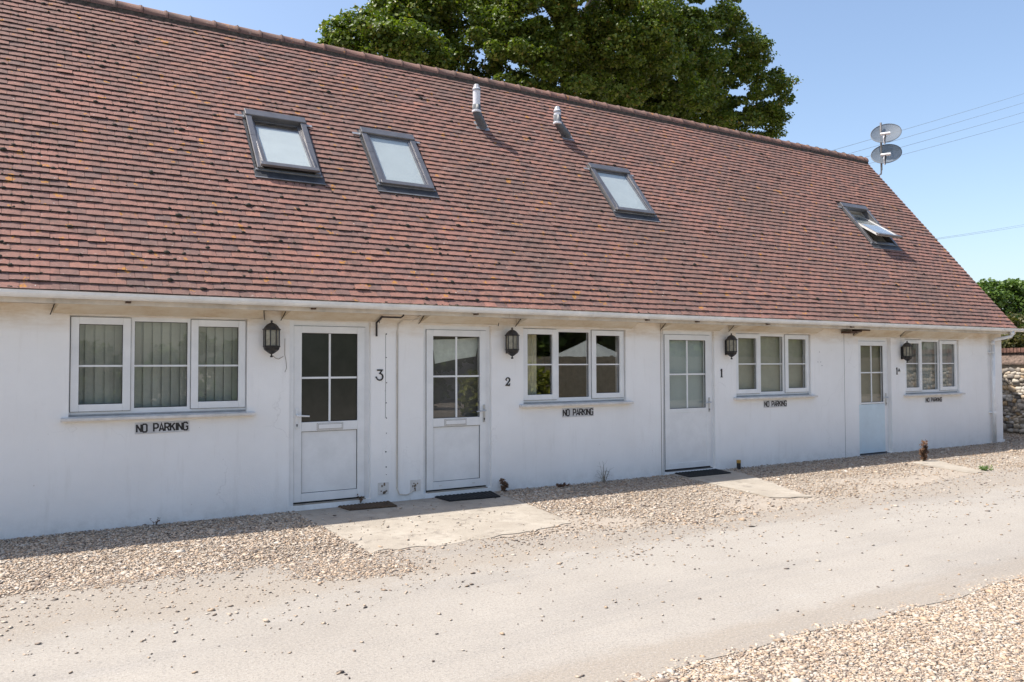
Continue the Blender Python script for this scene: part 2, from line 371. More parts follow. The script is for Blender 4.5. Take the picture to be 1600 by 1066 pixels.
gb.face([(-12, -5.4, -.004), (40, -5.4, -.004), (40, -16, -.004), (-12, -16, -.004)])
gb.face([(17.26, 0, -.005), (40, 0, -.005), (40, 9., -.005), (17.26, 9., -.005)])
tag(gb.build('gravel_bed', M['dirt']), kind='structure')
def path(pts, z, name='path'):
    q = MB(); rn = random.Random(int(pts[0][0]*100)); pp = []
    for i, p in enumerate(pts):
        p2 = pts[(i+1) % len(pts)]; d = math.hypot(p2[0]-p[0], p2[1]-p[1]); k = max(1, int(d/.09))
        for j in range(k):
            u = j/k; x_, y_ = p[0]+(p2[0]-p[0])*u, p[1]+(p2[1]-p[1])*u
            if y_ < -.05: x_ += rn.gauss(0, .012); y_ += rn.gauss(0, .014 if y_ > -1.9 else .035)
            pp.append((x_, y_))
    q.prism([(p[0], p[1]) for p in pp], -.02, z, lambda u, v, w_: Vector((u, v, w_)))
    o = q.build(name, M['slab']); tag(o, kind='structure'); return o
P1 = [(2.55, .0), (2.555, -1.0), (2.56, -2.27), (3.2, -2.38), (4.0, -2.33), (4.80, -2.19), (5.0, -1.1), (5.12, 0.)]
P2 = [(8.12, 0.), (7.95, -1.0), (7.74, -2.2), (8.20, -2.40), (8.7, -1.4), (9.10, -.5), (9.16, 0.)]
P3 = [(12.45, -1.02), (12.2, -1.6), (11.95, -2.25), (12.35, -2.26), (12.8, -1.5), (13.15, -1.0)]
path(P1, .0025); path(P2, .010); path(P3, .005)

# ------------------------------------------------------------------ gravel stones (real stones, one heap object)
def ico():
    bm = bmesh.new(); bmesh.ops.create_icosphere(bm, subdivisions=1, radius=1)
    v = np.array([x.co[:] for x in bm.verts]); f = np.array([[q.index for q in p.verts] for p in bm.faces]); bm.free(); return v, f
IV, IF = ico()
OV = np.array([[1, 0, 0], [0, 1, 0], [-1, 0, 0], [0, -1, 0], [0, 0, 1], [0, 0, -1], [.75, .7, .35], [-.75, -.65, .4]], float)
def hull(v):
    bm = bmesh.new()
    for p in v: bm.verts.new(p)
    bmesh.ops.convex_hull(bm, input=bm.verts); bm.verts.index_update(); bmesh.ops.triangulate(bm, faces=bm.faces)
    f = np.array([[q.index for q in p.verts] for p in bm.faces]); v2 = np.array([x.co[:] for x in bm.verts]); bm.free(); return v2, f
OV, OF = hull(OV)
def inpoly(x, y, P):
    r = np.zeros(len(x), bool); n = len(P)
    for i in range(n):
        x0, y0 = P[i]; x1, y1 = P[(i+1) % n]
        c = ((y0 > y) != (y1 > y)) & (x < (x1-x0)*(y-y0)/((y1-y0) if y1 != y0 else 1e-9)+x0); r ^= c
    return r
def stones(name, x, y, z, rad, mat, flat=.42, tint=None, smooth=False):
    n = len(x); nv = len(OV); IF = OF
    V = np.repeat(OV[None], n, 0)*(1+rng.normal(0, .16, (n, nv, 1)))
    sc = np.stack([rng.uniform(.75, 1.35, n), rng.uniform(.6, 1.0, n), rng.uniform(flat*.7, flat*1.25, n)], 1)*rad[:, None]
    V = V*sc[:, None]
    a = rng.uniform(0, 6.283, n); tx = rng.normal(0, .22, n)
    c, s_ = np.cos(tx), np.sin(tx); Y = V[..., 1]*c[:, None]-V[..., 2]*s_[:, None]; Z = V[..., 1]*s_[:, None]+V[..., 2]*c[:, None]; V[..., 1] = Y; V[..., 2] = Z
    c, s_ = np.cos(a), np.sin(a); X = V[..., 0]*c[:, None]-V[..., 1]*s_[:, None]; Y = V[..., 0]*s_[:, None]+V[..., 1]*c[:, None]; V[..., 0] = X; V[..., 1] = Y
    V += np.stack([x, y, z], 1)[:, None]
    Fa = (IF[None]+(np.arange(n)*nv)[:, None, None]).reshape(-1, 3)
    if tint is None: tint = rng.uniform(0, 1, n)
    return mesh_np(name, V.reshape(-1, 3), Fa, mat, np.repeat(tint, nv), smooth=smooth)
def vnoise(x, y, s):
    return np.array([mnoise.noise(Vector((a*s, b_*s, 3.1))) for a, b_ in zip(x, y)])
# strip along the cottages
n = 540000
x = rng.uniform(-1.2, 22, n); x = np.where(rng.random(n) < .35, rng.uniform(-1.2, 6, n), x); y = -.03 - rng.random(n)**.9*3.7
ef = np.array([edge_far(a) for a in x]); nz = vnoise(x, y, .9); n2 = vnoise(x+40, y, .55)
dist = y-ef                                           # >0 inside strip
dens = np.clip(.30+dist*1.15+nz*1.5, 0, 1)
thin = np.clip((-y-.75)*1.2, 0, 1)*np.clip(.5+n2*2.2, 0, 1)*.75*(x > 1.6)*1.15      # worn sandy patches
thin2 = np.clip((y*-1-1.0)*1.5, 0, 1)*(x > 5)*.45
dens = dens*np.clip(1-thin, .03, 1)*(1-thin2)
road_sc = .055*np.exp(dist*2.6)+.003
keep = rng.random(n) < np.maximum(dens, np.where(dist < .2, road_sc, 0))
keep &= ~(inpoly(x, y, P1) & (rng.random(n) > .008+.25*np.exp(-np.maximum(0, y+2.4)*7))); keep &= ~(inpoly(x, y, P2) & (rng.random(n) > .01+.25*np.exp(-np.maximum(0, y+2.4)*5))); keep &= ~(inpoly(x, y, P3) & (rng.random(n) > .05))
x, y, dist = x[keep], y[keep], dist[keep]; n = len(x)
rad = rng.lognormal(math.log(.0084), .46, n); onp = inpoly(x, y, P1) | inpoly(x, y, P2)
z = np.where(dist > .3, rng.uniform(-.007, .004, n), .000) + np.where(onp, .006, 0) + np.exp(y*5)*.015
tint = rng.uniform(0, 1, n); tint = np.where((dist < .1) & (rng.random(n) < .6), rng.uniform(0, .4, n), tint)
GR = stones('gravel', x, y, z, rad, M['gravel'], tint=tint); tag(GR, 'loose beige flint gravel strewn along the foot of the white cottage wall', 'gravel', kind='stuff')
n = 14000; x = rng.uniform(17.3, 19.45, n); y = rng.uniform(-.05, 3.5, n)
GRB = stones('gravel', x, y, rng.uniform(-.006, .010, n), rng.lognormal(math.log(.0125), .4, n), M['gravel'], tint=rng.uniform(0, 1, n)); tag(GRB, 'shaded gravel between the white gable and the rubble wall', 'gravel', kind='stuff')
# near-side bed, bottom right of the picture
n = 260000
x = rng.uniform(2.0, 12.5, n); y = -5.58-rng.random(n)*2.4
nearcam = (x*.9+y*-0) > 0
nz = vnoise(x, y, .8); de = np.array([edge_near(a) for a in x])-y
dens = np.clip(.55+de*5+vnoise(x, y, 5.)*.6, 0, 1)*np.clip(1.05-np.clip(de-.7, 0, 1)*.6+nz*.8, .25, 1)
keep = rng.random(n) < dens
x, y, de = x[keep], y[keep], de[keep]; n = len(x)
GR2 = stones('gravel', x, y, rng.uniform(-.006, -.001, n), rng.lognormal(math.log(.0084), .45, n), M['gravel'], tint=rng.uniform(.05, .93, n))
tag(GR2, 'bed of pale flint gravel on the near side of the road', 'gravel', kind='stuff')
# stray chips on the road
n = 15000
x = rng.uniform(-.6, 16, n); y = rng.uniform(-5.6, -2.4, n); keep = rng.random(n) < (np.exp((y+2.4)*1.25)*(.25+.9*np.clip(vnoise(x, y, 1.3)*2.5+.5, 0, 1)*np.where(x < 6, 1.0, .6))+.035); x, y = x[keep], y[keep]; n = len(x)
GR3 = stones('loose_chippings', x, y, np.full(n, .004), rng.lognormal(math.log(.0088), .45, n), M['gravel'], tint=rng.beta(1, 2.3, n))
tag(GR3, 'scattered dark and brown stone chips lying on the pale road', 'gravel', kind='stuff')

# ------------------------------------------------------------------ cottage row
B = empty('cottage_row', (5, 3, 0))
tag(B, 'long low white rendered cottage row with a steep red clay tiled roof', 'cottage')
BO = Vector((5, 3, 0))
def part(mb, name, mat, parent=B, **k):
    o = mb.build(name, mat, None, **k)
    o.parent = parent
    o.location = (-BO) if parent is B else (0, 0, 0)   # meshes are in world coordinates, the root sits at BO
    return o
EAVE = Vector((0, -.24, 2.335)); RIDGE = Vector((0, 3.187, 6.575)); SL = (RIDGE-EAVE).length
su = (RIDGE-EAVE).normalized(); sn = Vector((0, -su.z, su.y)); XL, XR = -5.2, 17.37
def RP(x, s, h=0.): return Vector((x, 0, 0)) + Vector((0, EAVE.y, EAVE.z)) + su*s + sn*h
XF = True
# openings ------------------------------------------------------------
WIN = [(-.79, .845, 1.12, 2.13), (4.256, 5.92, 1.10, 2.12), (8.05, 9.76, 1.10, 2.125), (12.30, 14.0, 1.05, 2.09)]
DOR = [(1.288, 2.212, .06, 2.135), (2.868, 3.79, .06, 2.125), (6.60, 7.60, .04, 2.13), (10.98, 11.892, .0, 2.09)]
OP = sorted(WIN+DOR)
def wall_holes(mb, x0, x1, z0, z1, ops, y, th):
    X = x0
    for (a, b_, c, d) in ops:
        mb.face([(X, y, z0), (a, y, z0), (a, y, z1), (X, y, z1)])
        if c > z0: mb.face([(a, y, z0), (b_, y, z0), (b_, y, c), (a, y, c)])
        mb.face([(a, y, d), (b_, y, d), (b_, y, z1), (a, y, z1)])
        for q in ([(a, y, c), (a, y+th, c), (a, y+th, d), (a, y, d)], [(b_, y, c), (b_, y, d), (b_, y+th, d), (b_, y+th, c)], [(a, y, d), (a, y+th, d), (b_, y+th, d), (b_, y, d)], [(a, y, c), (b_, y, c), (b_, y+th, c), (a, y+th, c)]): mb.face(q)
        X = b_
    mb.face([(X, y, z0), (x1, y, z0), (x1, y, z1), (X, y, z1)])
wl = MB(); wall_holes(wl, -6, 15.5, -.2, 2.30, OP, 0, .24)
for X in (-6, 15.5):
    wl.face([(X, 0, -.2), (X, 6.37, -.2), (X, 6.37, 2.30), (X, 3.187, 6.42), (X, 0, 2.30)])
wl.face([(-6, 6.37, -.2), (15.5, 6.37, -.2), (15.5, 6.37, 2.3), (-6, 6.37, 2.3)])
wl.box(15.05, 15.53, -.012, .2, -.2, .055)                       # little plinth at the corner
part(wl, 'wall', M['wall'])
# dim rooms behind the openings
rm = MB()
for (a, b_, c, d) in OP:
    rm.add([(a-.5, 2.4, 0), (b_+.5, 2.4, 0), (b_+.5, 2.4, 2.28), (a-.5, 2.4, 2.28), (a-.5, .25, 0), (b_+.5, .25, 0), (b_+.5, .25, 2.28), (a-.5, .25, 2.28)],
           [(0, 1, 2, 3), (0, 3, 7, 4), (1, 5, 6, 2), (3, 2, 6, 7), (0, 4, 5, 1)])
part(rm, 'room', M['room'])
# fascia, soffit, lintel boards
fa = MB()
for a, b_ in ((-6, -.93), (-.925, 3.9), (3.905, 8.7), (8.705, 11.2), (11.205, 15.55)): fa.box(a, b_, -.262, -.242, 2.224, 2.325)
part(fa, 'fascia', M['wood'])
so = MB(); so.box(-6, 15.53, -.240, -.003, 2.232, 2.25); part(so, 'soffit', M['wood'])
lp = MB()
def lintel(x0, x1, zb=2.14):
    a = [(x0+.05, -.236, 2.229), (x1-.05, -.236, 2.229), (x1, -.007, zb), (x0, -.007, zb), (x0, .0-.001, zb+.03), (x1, -.001, zb+.03)]
    lp.cur = 0
    lp.add([(x0+.05, -.236, 2.231), (x1-.05, -.236, 2.231), (x1, -.008, zb), (x0, -.008, zb), (x1, -.002, 2.231), (x0, -.002, 2.231)], [(0, 1, 2, 3), (0, 3, 5), (1, 4, 2)])
for a, b_ in ((-.93, 1.0), (1.20, 2.30), (2.82, 3.87), (4.15, 6.02), (6.55, 7.70), (7.90, 9.90), (10.85, 12.05), (12.17, 14.15)): lintel(a, b_, 2.145 if a < 10 else 2.11)
part(lp, 'lintel_board', M['stainwood'])
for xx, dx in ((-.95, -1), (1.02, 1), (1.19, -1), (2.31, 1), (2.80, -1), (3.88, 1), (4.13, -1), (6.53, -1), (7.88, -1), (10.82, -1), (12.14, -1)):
    cr = MB(); cr.tube([(xx-dx*.03, -.10, 2.226), (xx+dx*.0, -.016, 2.13)], .0045, 5); part(cr, 'board_joint_shadow', M['gap'])  # thin dark rods put in as the shadow lines of the board-end gaps
# gutter ------------------------------------------------------------
gu = MB(); prof = []
for k in range(9):
    a = math.pi+math.pi*k/8; prof.append((-.322+.057*math.cos(a), 2.327+.060*math.sin(a)))
prof = [(prof[0][0]-.004, 2.333)] + prof + [(prof[-1][0], 2.333)]
inner = [(-.322+(p[0]+.322)*.92, 2.333-(2.333-p[1])*.94) for p in prof[::-1]]
ring = prof+inner
def gsec(a, b_, sag=0.): gu.prism(ring, a, b_, lambda u, v, w_: Vector((w_, u, v)))
joints = [-6, -3.2, -.36, 1.42, 2.27, 4.55, 6.98, 9.05, 10.45, 12.3, 14.5, 15.76]
gsec(-6, 15.75)
o = part(gu, 'gutter', M['gutter'])
for X in (-2.1, -.36, .62, 1.42, 3.37, 4.55, 5.1, 6.05, 6.95, 7.4, 8.4, 9.55, 10.4, 11.2, 12.55, 13.3, 14.1, 14.9):
    sc = 1.07
    pr = [(-.322+(p[0]+.322)*sc, 2.33+(p[1]-2.33)*sc) for p in prof]; inn = [(-.322+(p[0]+.322)*1.005, 2.33+(p[1]-2.33)*1.003) for p in prof[::-1]]
    gb_ = MB(); gb_.prism(pr+inn, X, X+.05, lambda u, v, w_: Vector((w_, u, v))); c = gb_.build('gutter_bracket', M['gutter']); c.parent = o
for X in (2.19,):
    sc = 1.07
    pr = [(-.322+(p[0]+.322)*sc, 2.33+(p[1]-2.33)*sc) for p in prof]; inn = [(-.322+(p[0]+.322)*1.005, 2.33+(p[1]-2.33)*1.003) for p in prof[::-1]]
    gb_ = MB(); gb_.prism(pr+inn, X, X+.17, lambda u, v, w_: Vector((w_, u, v))); c = gb_.build('gutter_union', M['gutter']); c.parent = o
gb_ = MB(); gb_.prism(prof, 15.751, 15.76, lambda u, v, w_: Vector((w_, u, v))); c = gb_.build('end_cap', M['gutter']); c.parent = o
for X in (-.34, 1.44, 3.4, 6.05, 6.97, 8.42, 10.42):
    st = MB(); st.box(X, X+.045, -.315, -.25, 2.245, 2.262); c = st.build('bracket_foot', M['brown']); c.parent = o
# debris in the gutter
db = MB()
for k in range(240):
    X = random.choice((3.0+random.gauss(0, .5), 4.6+random.gauss(0, .5), 9.9+random.gauss(0, .12), random.uniform(1, 8))); y0 = -.35+random.random()*.05; z0 = 2.335+random.random()*.004
    a = random.uniform(-.8, .8); db.tube([(X, y0, z0), (X+random.uniform(-.04, .04), y0-.01, z0+.012*random.random()), (X+random.uniform(-.07, .07), y0-random.random()*.02, z0+.008*random.random())], .0022, 4)
c = db.build('dry_debris', M['straw']); c.parent = o; c['kind'] = 'stuff'
# exposed rafter timber stubs left of the light blue door
tb = MB(); tb.box(10.52, 10.70, -.20, -.012, 2.155, 2.19); tb.box(10.66, 10.80, -.21, -.02, 2.178, 2.196); tb.box(10.78, 11.0, -.23, -.03, 2.20, 2.222)
part(tb, 'broken_timber', M['brown'])
# downpipe ------------------------------------------------------------
dp = MB(); dp.tube([(15.30, -.322, 2.27), (15.30, -.322, 2.20)], .042, 14); dp.tube([(15.30, -.322, 2.21), (15.29, -.30, 2.17), (15.10, -.09, 2.11), (15.07, -.065, 2.06)], .034, 14)
dp.tube([(15.07, -.065, 2.09), (15.07, -.065, .03)], .034, 16); dp.tube([(15.07, -.065, 2.07), (15.07, -.065, 2.0)], .040, 16)
o = part(dp, 'downpipe', M['gutter'], smooth=False)
for p in o.data.polygons: p.use_smooth = len(p.vertices) == 4
for z0 in (1.83, .62):
    k = MB(); k.tube([(15.07, -.065, z0), (15.07, -.065, z0+.03)], .042, 16); k.box(14.995, 15.03, -.05, -.0015, z0, z0+.03); k.box(15.11, 15.145, -.05, -.0015, z0, z0+.03)
    c = k.build('pipe_clip', M['gutter']); c.parent = o
# overflow pipes and cable between the doors of 3 and 2 -------------------
op = MB(); op.tube([(2.53, -.20, 2.26), (2.53, -.20, 2.215), (2.50, -.2, 2.19), (2.26, -.2, 2.19)], .011, 8); op.tube([(2.27, -.2, 2.195), (2.272, -.14, 2.17), (2.27, -.03, 2.13), (2.27, -.03, 1.97)], .012, 8)
part(op, 'overflow_pipe', M['blackpipe'])
cb = MB(); cb.tube([(2.77, -.24, 2.24), (2.74, -.15, 2.19), (2.70, -.06, 2.17), (2.60, -.02, 2.17), (2.545, -.012, 2.12), (2.53, -.010, 2.0), (2.528, -.010, 1.0), (2.53, -.010, .16), (2.56, -.010, .085), (2.66, -.012, .07), (2.74, -.012, .12)], .0075, 6)
o = part(cb, 'cable', M['wood'])
cb = MB(); cb.tube([(2.541, -.006, 2.05), (2.538, -.006, .15)], .004, 5); part(cb, 'cable', M['cable'])
for x_ in (6.53,):
    cb = MB(); cb.tube([(6.56, -.10, 2.22), (6.55, -.012, 2.16), (6.548, -.003, 1.5), (6.552, -.003, .02)], .0035, 6); part(cb, 'cable', M['cable'])
for a, b_, c, d in ((10.60, 10.606, 0, 2.17), (6.588, 6.593, 0, 2.2), (2.39, 2.394, 1., 2.)):
    jj = MB(); jj.box(a, b_, -.001, .001, c, d); part(jj, 'render_joint', M['gap'])
# screw holes / plugs down the wall strip beside door 3
for z0 in (2.0, 1.72, 1.42, 1.18, 1.0, .82, .60, .42, .33, .16): sc_ = MB(); sc_.tube([(2.40+random.uniform(-.01, .01), -.004, z0), (2.40, .0, z0)], random.uniform(.004, .009), 7); part(sc_, 'screw_hole', M['gap'])
for (a, b_) in ((9.97, 1.83), (9.93, 1.66), (10.0, 1.66), (10.03, 1.60)): sc_ = MB(); sc_.tube([(a, -.004, b_), (a, 0, b_)], .006, 7); part(sc_, 'screw_hole', M['gap'])
for x0 in (2.30, 2.70):                              # small battered vent covers at the foot
    v = MB(); v.box(x0, x0+.13, -.006, -.001, .10, .24); v.cur = 1
    for k in range(7):
        a = x0+random.uniform(.02, .1); z_ = random.uniform(.1, .2); v.box(a, a+random.uniform(.008, .022), -.0085, -.0065, z_, z_+random.uniform(.012, .04))
    part(v, 'vent_cover', [M['sill'], M['cable']])

# windows -------------------------------------------------------------
def frame_rect(mb, x0, x1, z0, z1, w_, y0, y1, wb=None):
    wb = wb or w_
    mb.box(x0, x0+w_, y0, y1, z0, z1); mb.box(x1-w_, x1, y0, y1, z0, z1); mb.box(x0+w_, x1-w_, y0, y1, z1-w_, z1); mb.box(x0+w_, x1-w_, y0, y1, z0, z0+wb)
def sub(mb, name, mat, parent, **k):
    o = mb.build(name, mat, None, **k); o.parent = parent; return o
def pane(x0, x1, z0, z1, y):
    q = MB(); q.face([(x0, y, z0), (x1, y, z0), (x1, y, z1), (x0, y, z1)]); return q
def window(i, op):
    a, b_, c, d = op; W = b_-a; y = .05
    fr = MB(); fr_y0, fr_y1 = y, y+.07
    k = W/1.635
    z0 = c+.03
    l1 = a+.515*k; m0 = a+.565*k; m1 = a+1.055*k; r1 = a+1.10*k
    fr.box(a, a+.045, fr_y0, fr_y1, z0, d); fr.box(b_-.045, b_, fr_y0, fr_y1, z0, d)
    fr.box(a+.045, b_-.045, fr_y0, fr_y1, d-.045, d); fr.box(a+.045, b_-.045, fr_y0, fr_y1, z0, z0+.05)
    fr.box(l1, m0, fr_y0, fr_y1, z0+.05, d-.045); fr.box(m1, r1, fr_y0, fr_y1, z0+.05, d-.045)
    w_ = part(fr, 'window', M['upvc'])
    for (p, q) in ((a+.012, l1+.014), (r1-.014, b_-.012)):
        s_ = MB(); frame_rect(s_, p, q, z0+.028, d-.014, .070, y-.022, y+.03)
        s_.cur = 1; gx = .004
        sh = MB(); frame_rect(sh, p-gx, q+gx, z0+.024, d-.010, .008, y-.004, y-.001)
        so_ = sub(s_, 'sash', M['upvc'], w_, bevel=.004); sub(sh, 'seal', M['gap'], w_)
    gm = M['clear'] if i == 1 else M['glass']
    panes = [(a+.082, l1-.056, z0+.098, d-.084), (m0, m1, z0+.05, d-.045), (r1+.056, b_-.082, z0+.098, d-.084)]
    zmid = 1.63
    for j, (p, q, e, f) in enumerate(panes):
        yy = y+.012 if j != 1 else y+.03
        sub(pane(p-.004, q+.004, e-.004, f+.004, yy+.003), 'glass', gm, w_)
        mu = MB(); mu.box(p, q, yy-.006, yy+.001, zmid-.009, zmid+.009); sub(mu, 'glazing_bar', M['upvc'], w_)
        gk = MB(); frame_rect(gk, p-.001, q+.001, e-.001, f+.001, .006, yy-.005, yy+.0015); sub(gk, 'gasket', M['gap'], w_)
    si = MB(); o0, o1 = .065, .075
    si.add([(a-o0, -.075, c-.030), (b_+o1, -.075, c-.030), (b_+o1, -.078, c-.002), (a-o0, -.078, c-.002), (a-o0, .0-.001, c-.030), (b_+o1, -.001, c-.030), (a-o0, -.001, c+.006), (b_+o1, -.001, c+.006)],
           [(0, 1, 2, 3), (0, 4, 5, 1), (3, 2, 7, 6), (0, 3, 6, 4), (1, 5, 7, 2)])
    si.box(a+.001, b_-.001, .0, .05, c-.02, c+.010)
    sub(si, 'sill', M['sill'], w_, bevel=.004)
    cl = MB(); cl.box(a+.002, b_-.002, .052, .11, c+.011, c+.0295); sub(cl, 'sill_gap', M['sillgap'], w_)
    if i == 0:
        bl = MB(); X = a+.05
        while X < b_-.05:
            an = .24; dx = .089*math.cos(an); dy = .089*math.sin(an)
            xx = X+.003
            bl.add([(xx, .16, c+.05), (xx+dx, .16+dy, c+.05), (xx+dx, .16+dy, d-.02), (xx, .16, d-.02)], [(0, 1, 2, 3)])
            X += .086
        sub(bl, 'vertical_blind', M['slat'], w_)
    elif i == 1:
        cu = MB(); n = 26
        for (p, q) in ((a+.05, a+.33),):
            pts = [(p+(q-p)*k/n, .20+.02*math.sin(k*1.3)) for k in range(n+1)]
            for u, v in zip(pts[:-1], pts[1:]): cu.face([(u[0], u[1], c), (v[0], v[1], c), (v[0], v[1], d), (u[0], u[1], d)])
        sub(cu, 'curtain', M['curtain'], w_)
    elif i == 2:
        sub(pane(a+.03, b_-.03, c+.02, d, .15), 'roller_blind', M['roller'], w_)
    else:
        cu = MB(); n = 120
        pts = [(a+.05+(b_-a-.1)*k/n, .18+.018*math.sin(k*.9)+.01*math.sin(k*.23)) for k in range(n+1)]
        for u, v in zip(pts[:-1], pts[1:]): cu.face([(u[0], u[1], c), (v[0], v[1], c), (v[0], v[1], d), (u[0], u[1], d)])
        sub(cu, 'net_curtain', M['net'], w_)
        for (p, q) in ((a+.03, l1-.0), (r1+.01, b_-.03)): tv = MB(); tv.box(p+.09, q-.10, y-.032, y-.0225, d-.05, d-.035); sub(tv, 'trickle_vent', M['upvc'], w_)
    return w_
for i, op in enumerate(WIN): window(i, op)

# doors ---------------------------------------------------------------
def door(i, op):
    a, b_, c, d = op; y = .05 if i < 3 else .075
    fr = MB(); fw_ = .052
    zb = c+.03
    if i == 0: fr.box(a, a+fw_, y-.03, y+.06, -.04, d)
    else: fr.box(a, a+fw_, y, y+.06, zb-.05, d)
    fr.box(b_-fw_, b_, y, y+.06, zb-.06, d); fr.box(a+fw_, b_-fw_, y, y+.06, d-.055, d)
    D_ = part(fr, 'door', M['upvc'])
    x0, x1, z1 = a+fw_+.004, b_-fw_-.004, d-.059
    gz0 = {0: .985, 1: .967, 2: .965, 3: .935}[i]; gz1 = z1-.078
    sw = .088; y0, y1 = y-.016, y+.045
    lf = MB()
    lf.box(x0, x0+sw, y0, y1, zb, z1); lf.box(x1-sw, x1, y0, y1, zb, z1); lf.box(x0+sw, x1-sw, y0, y1, gz1, z1)
    if i < 2:
        lf.box(x0+sw, x1-sw, y0, y1, gz0-.105, gz0); lf.box(x0+sw, x1-sw, y0, y1, zb, zb+.095)
        sub(lf, 'leaf_frame', M['upvc'], D_, bevel=.004)
        pn = MB(); pn.box(x0+sw, x1-sw, y+.004, y+.03, zb+.095, gz0-.105); sub(pn, 'lower_panel', M['upvc'], D_)
        e = MB(); frame_rect(e, x0+sw-.001, x1-sw+.001, zb+.094, gz0-.104, .006, y-.002, y+.0035); sub(e, 'seal', M['gap'], D_)
        lb = MB(); xm = (x0+x1)/2+(.0 if i == 0 else -.02)
        frame_rect(lb, xm-.145, xm+.145, gz0-.092, gz0-.018, .010, y0-.008, y0-.0005); lb.box(xm-.133, xm+.133, y0-.012, y0-.001, gz0-.080, gz0-.030)
        q = sub(lb, 'letterbox', M['upvc'], D_, bevel=.002)
        e = MB(); frame_rect(e, xm-.148, xm+.148, gz0-.095, gz0-.015, .004, y0-.0035, y0-.0002); frame_rect(e, xm-.137, xm+.137, gz0-.084, gz0-.026, .005, y0-.0095, y0-.009); sub(e, 'letterbox_edge', M['cable'], D_)
    else:
        mt = M['upvc'] if i == 2 else M['blue']
        if i == 2:
            lf.box(x0+sw, x1-sw, y0, y1, gz0-.065, gz0); lf.box(x0+sw, x1-sw, y0, y1, zb, zb+.09)
            pn = MB(); pn.box(x0+sw, x1-sw, y0+.004, y1-.01, zb+.09, gz0-.065); sub(pn, 'lower_panel', M['upvc'], D_)
        else:
            lf.box(x0+sw, x1-sw, y0, y1, gz0-.03, gz0)
            pn = MB(); pn.box(x0+.004, x1-sw+.02, y0-.003, y0+.02, zb, gz0-.035); q = sub(pn, 'lower_panel', M['blue'], D_); q['label'] = 'pale blue lower door panel'
        sub(lf, 'leaf_frame', M['upvc'], D_, bevel=.004)
    gp = {0: M['obs'], 1: M['glass'], 2: M['glass'], 3: M['glass']}[i]
    if i == 1:                                       # dark obscured lining with a pale cloth hung behind the upper panes
        sub(pane(x0+sw-.04, x1-sw+.04, gz0-.03, gz1+.03, y+.10), 'blind', M['room'], D_)
        q = MB(); P_ = [at(*p, .12) for p in ((675, 531), (691, 530.5), (712, 530), (747, 527), (747.5, 541), (744.5, 557), (712, 562), (680.5, 568.5), (679, 552))]
        q.face([((p.x-1.15886)/1.03802, y+.09, p.z) for p in P_]); sub(q, 'hung_cloth', M['cloth'], D_)
    sub(pane(x0+sw-.003, x1-sw+.003, gz0-.003, gz1+.003, y+.012), 'glass', gp, D_)
    if i >= 2: sub(pane(x0+sw-.04, x1-sw+.04, gz0-.03, gz1+.03, y+.075), 'blind', M['paleblind'] if i == 2 else M['beige'], D_)
    mu = MB(); xm = (x0+x1)/2; zm = 1.487 if i < 2 else (1.478 if i == 2 else 1.468)
    mu.box(xm-.011, xm+.011, y+.001, y+.0108, gz0, gz1); mu.box(x0+sw, xm-.011, y+.001, y+.0108, zm-.011, zm+.011); mu.box(xm+.011, x1-sw, y+.001, y+.0108, zm-.011, zm+.011)
    sub(mu, 'glazing_bar', M['upvc'], D_)
    gk = MB(); frame_rect(gk, x0+sw-.001, x1-sw+.001, gz0-.001, gz1+.001, .006, y+.0005, y+.0115); sub(gk, 'gasket', M['gap'], D_)
    e = MB(); frame_rect(e, x0-.004, x1+.004, zb-.003, z1+.004, .0045, y-.003, y+.002); sub(e, 'door_gap', M['gap'], D_)
    hz = gz0+.06; hx = x0+.035 if i == 0 else x1-.035; sg = 1 if i == 0 else -1
    h = MB(); h.box(hx-.016, hx+.016, y0-.010, y0-.0005, hz-.13, hz+.095); q = sub(h, 'handle_plate', M['chrome'] if i else M['upvc'], D_, bevel=.006)
    h = MB(); h.tube([(hx, y0-.01, hz+.02), (hx, y0-.05, hz+.02), (hx+sg*.015, y0-.056, hz+.018), (hx+sg*.125, y0-.052, hz+.010)], [.011, .011, .010, .008], 10); sub(h, 'handle', M['chrome'] if i else M['upvc'], D_)
    kx = MB(); kx.tube([(hx, y0-.014, hz-.085), (hx, y0-.009, hz-.085)], .009, 10); kx.box(hx-.004, hx+.004, y0-.0145, y0-.009, hz-.108, hz-.09); sub(kx, 'keyhole', M['gap'], D_)
    th = MB(); th.box(a+.053, b_-.053, .004, y+.05, c-.09, c+.012); sub(th, 'threshold', M['slab'] if i < 2 else M['grey'], D_)
    dg = MB(); dg.box(a+.06, b_-.06, y+.0, y+.05, c+.0125, zb-.001); sub(dg, 'draught_gap', M['gap'], D_)
    if i == 1:
        for xx in (x0+.16, x1-.2): wp = MB(); wp.box(xx, xx+.035, y0-.004, y0-.0005, zb+.04, zb+.052); sub(wp, 'drain_cap', M['sill'], D_)
    return D_
for i, op in enumerate(DOR): door(i, op)

XF = None
# roof ----------------------------------------------------------------
SKY = [(2.40, 3.185, 2.20, 3.38), (4.00, 4.80, 2.20, 3.38), (8.03, 8.86, 2.24, 3.38), (14.62, 15.46, 2.23, 3.40)]
dk = MB(); X = XL
def rq(a, b_, s0, s1, h=-.004): dk.face([RP(a, s0, h), RP(b_, s0, h), RP(b_, s1, h), RP(a, s1, h)])
for (a, b_, s0, s1) in SKY:
    rq(X, a, 0, SL); rq(a, b_, 0, s0); rq(a, b_, s1, SL); X = b_
rq(X, XR, 0, SL)
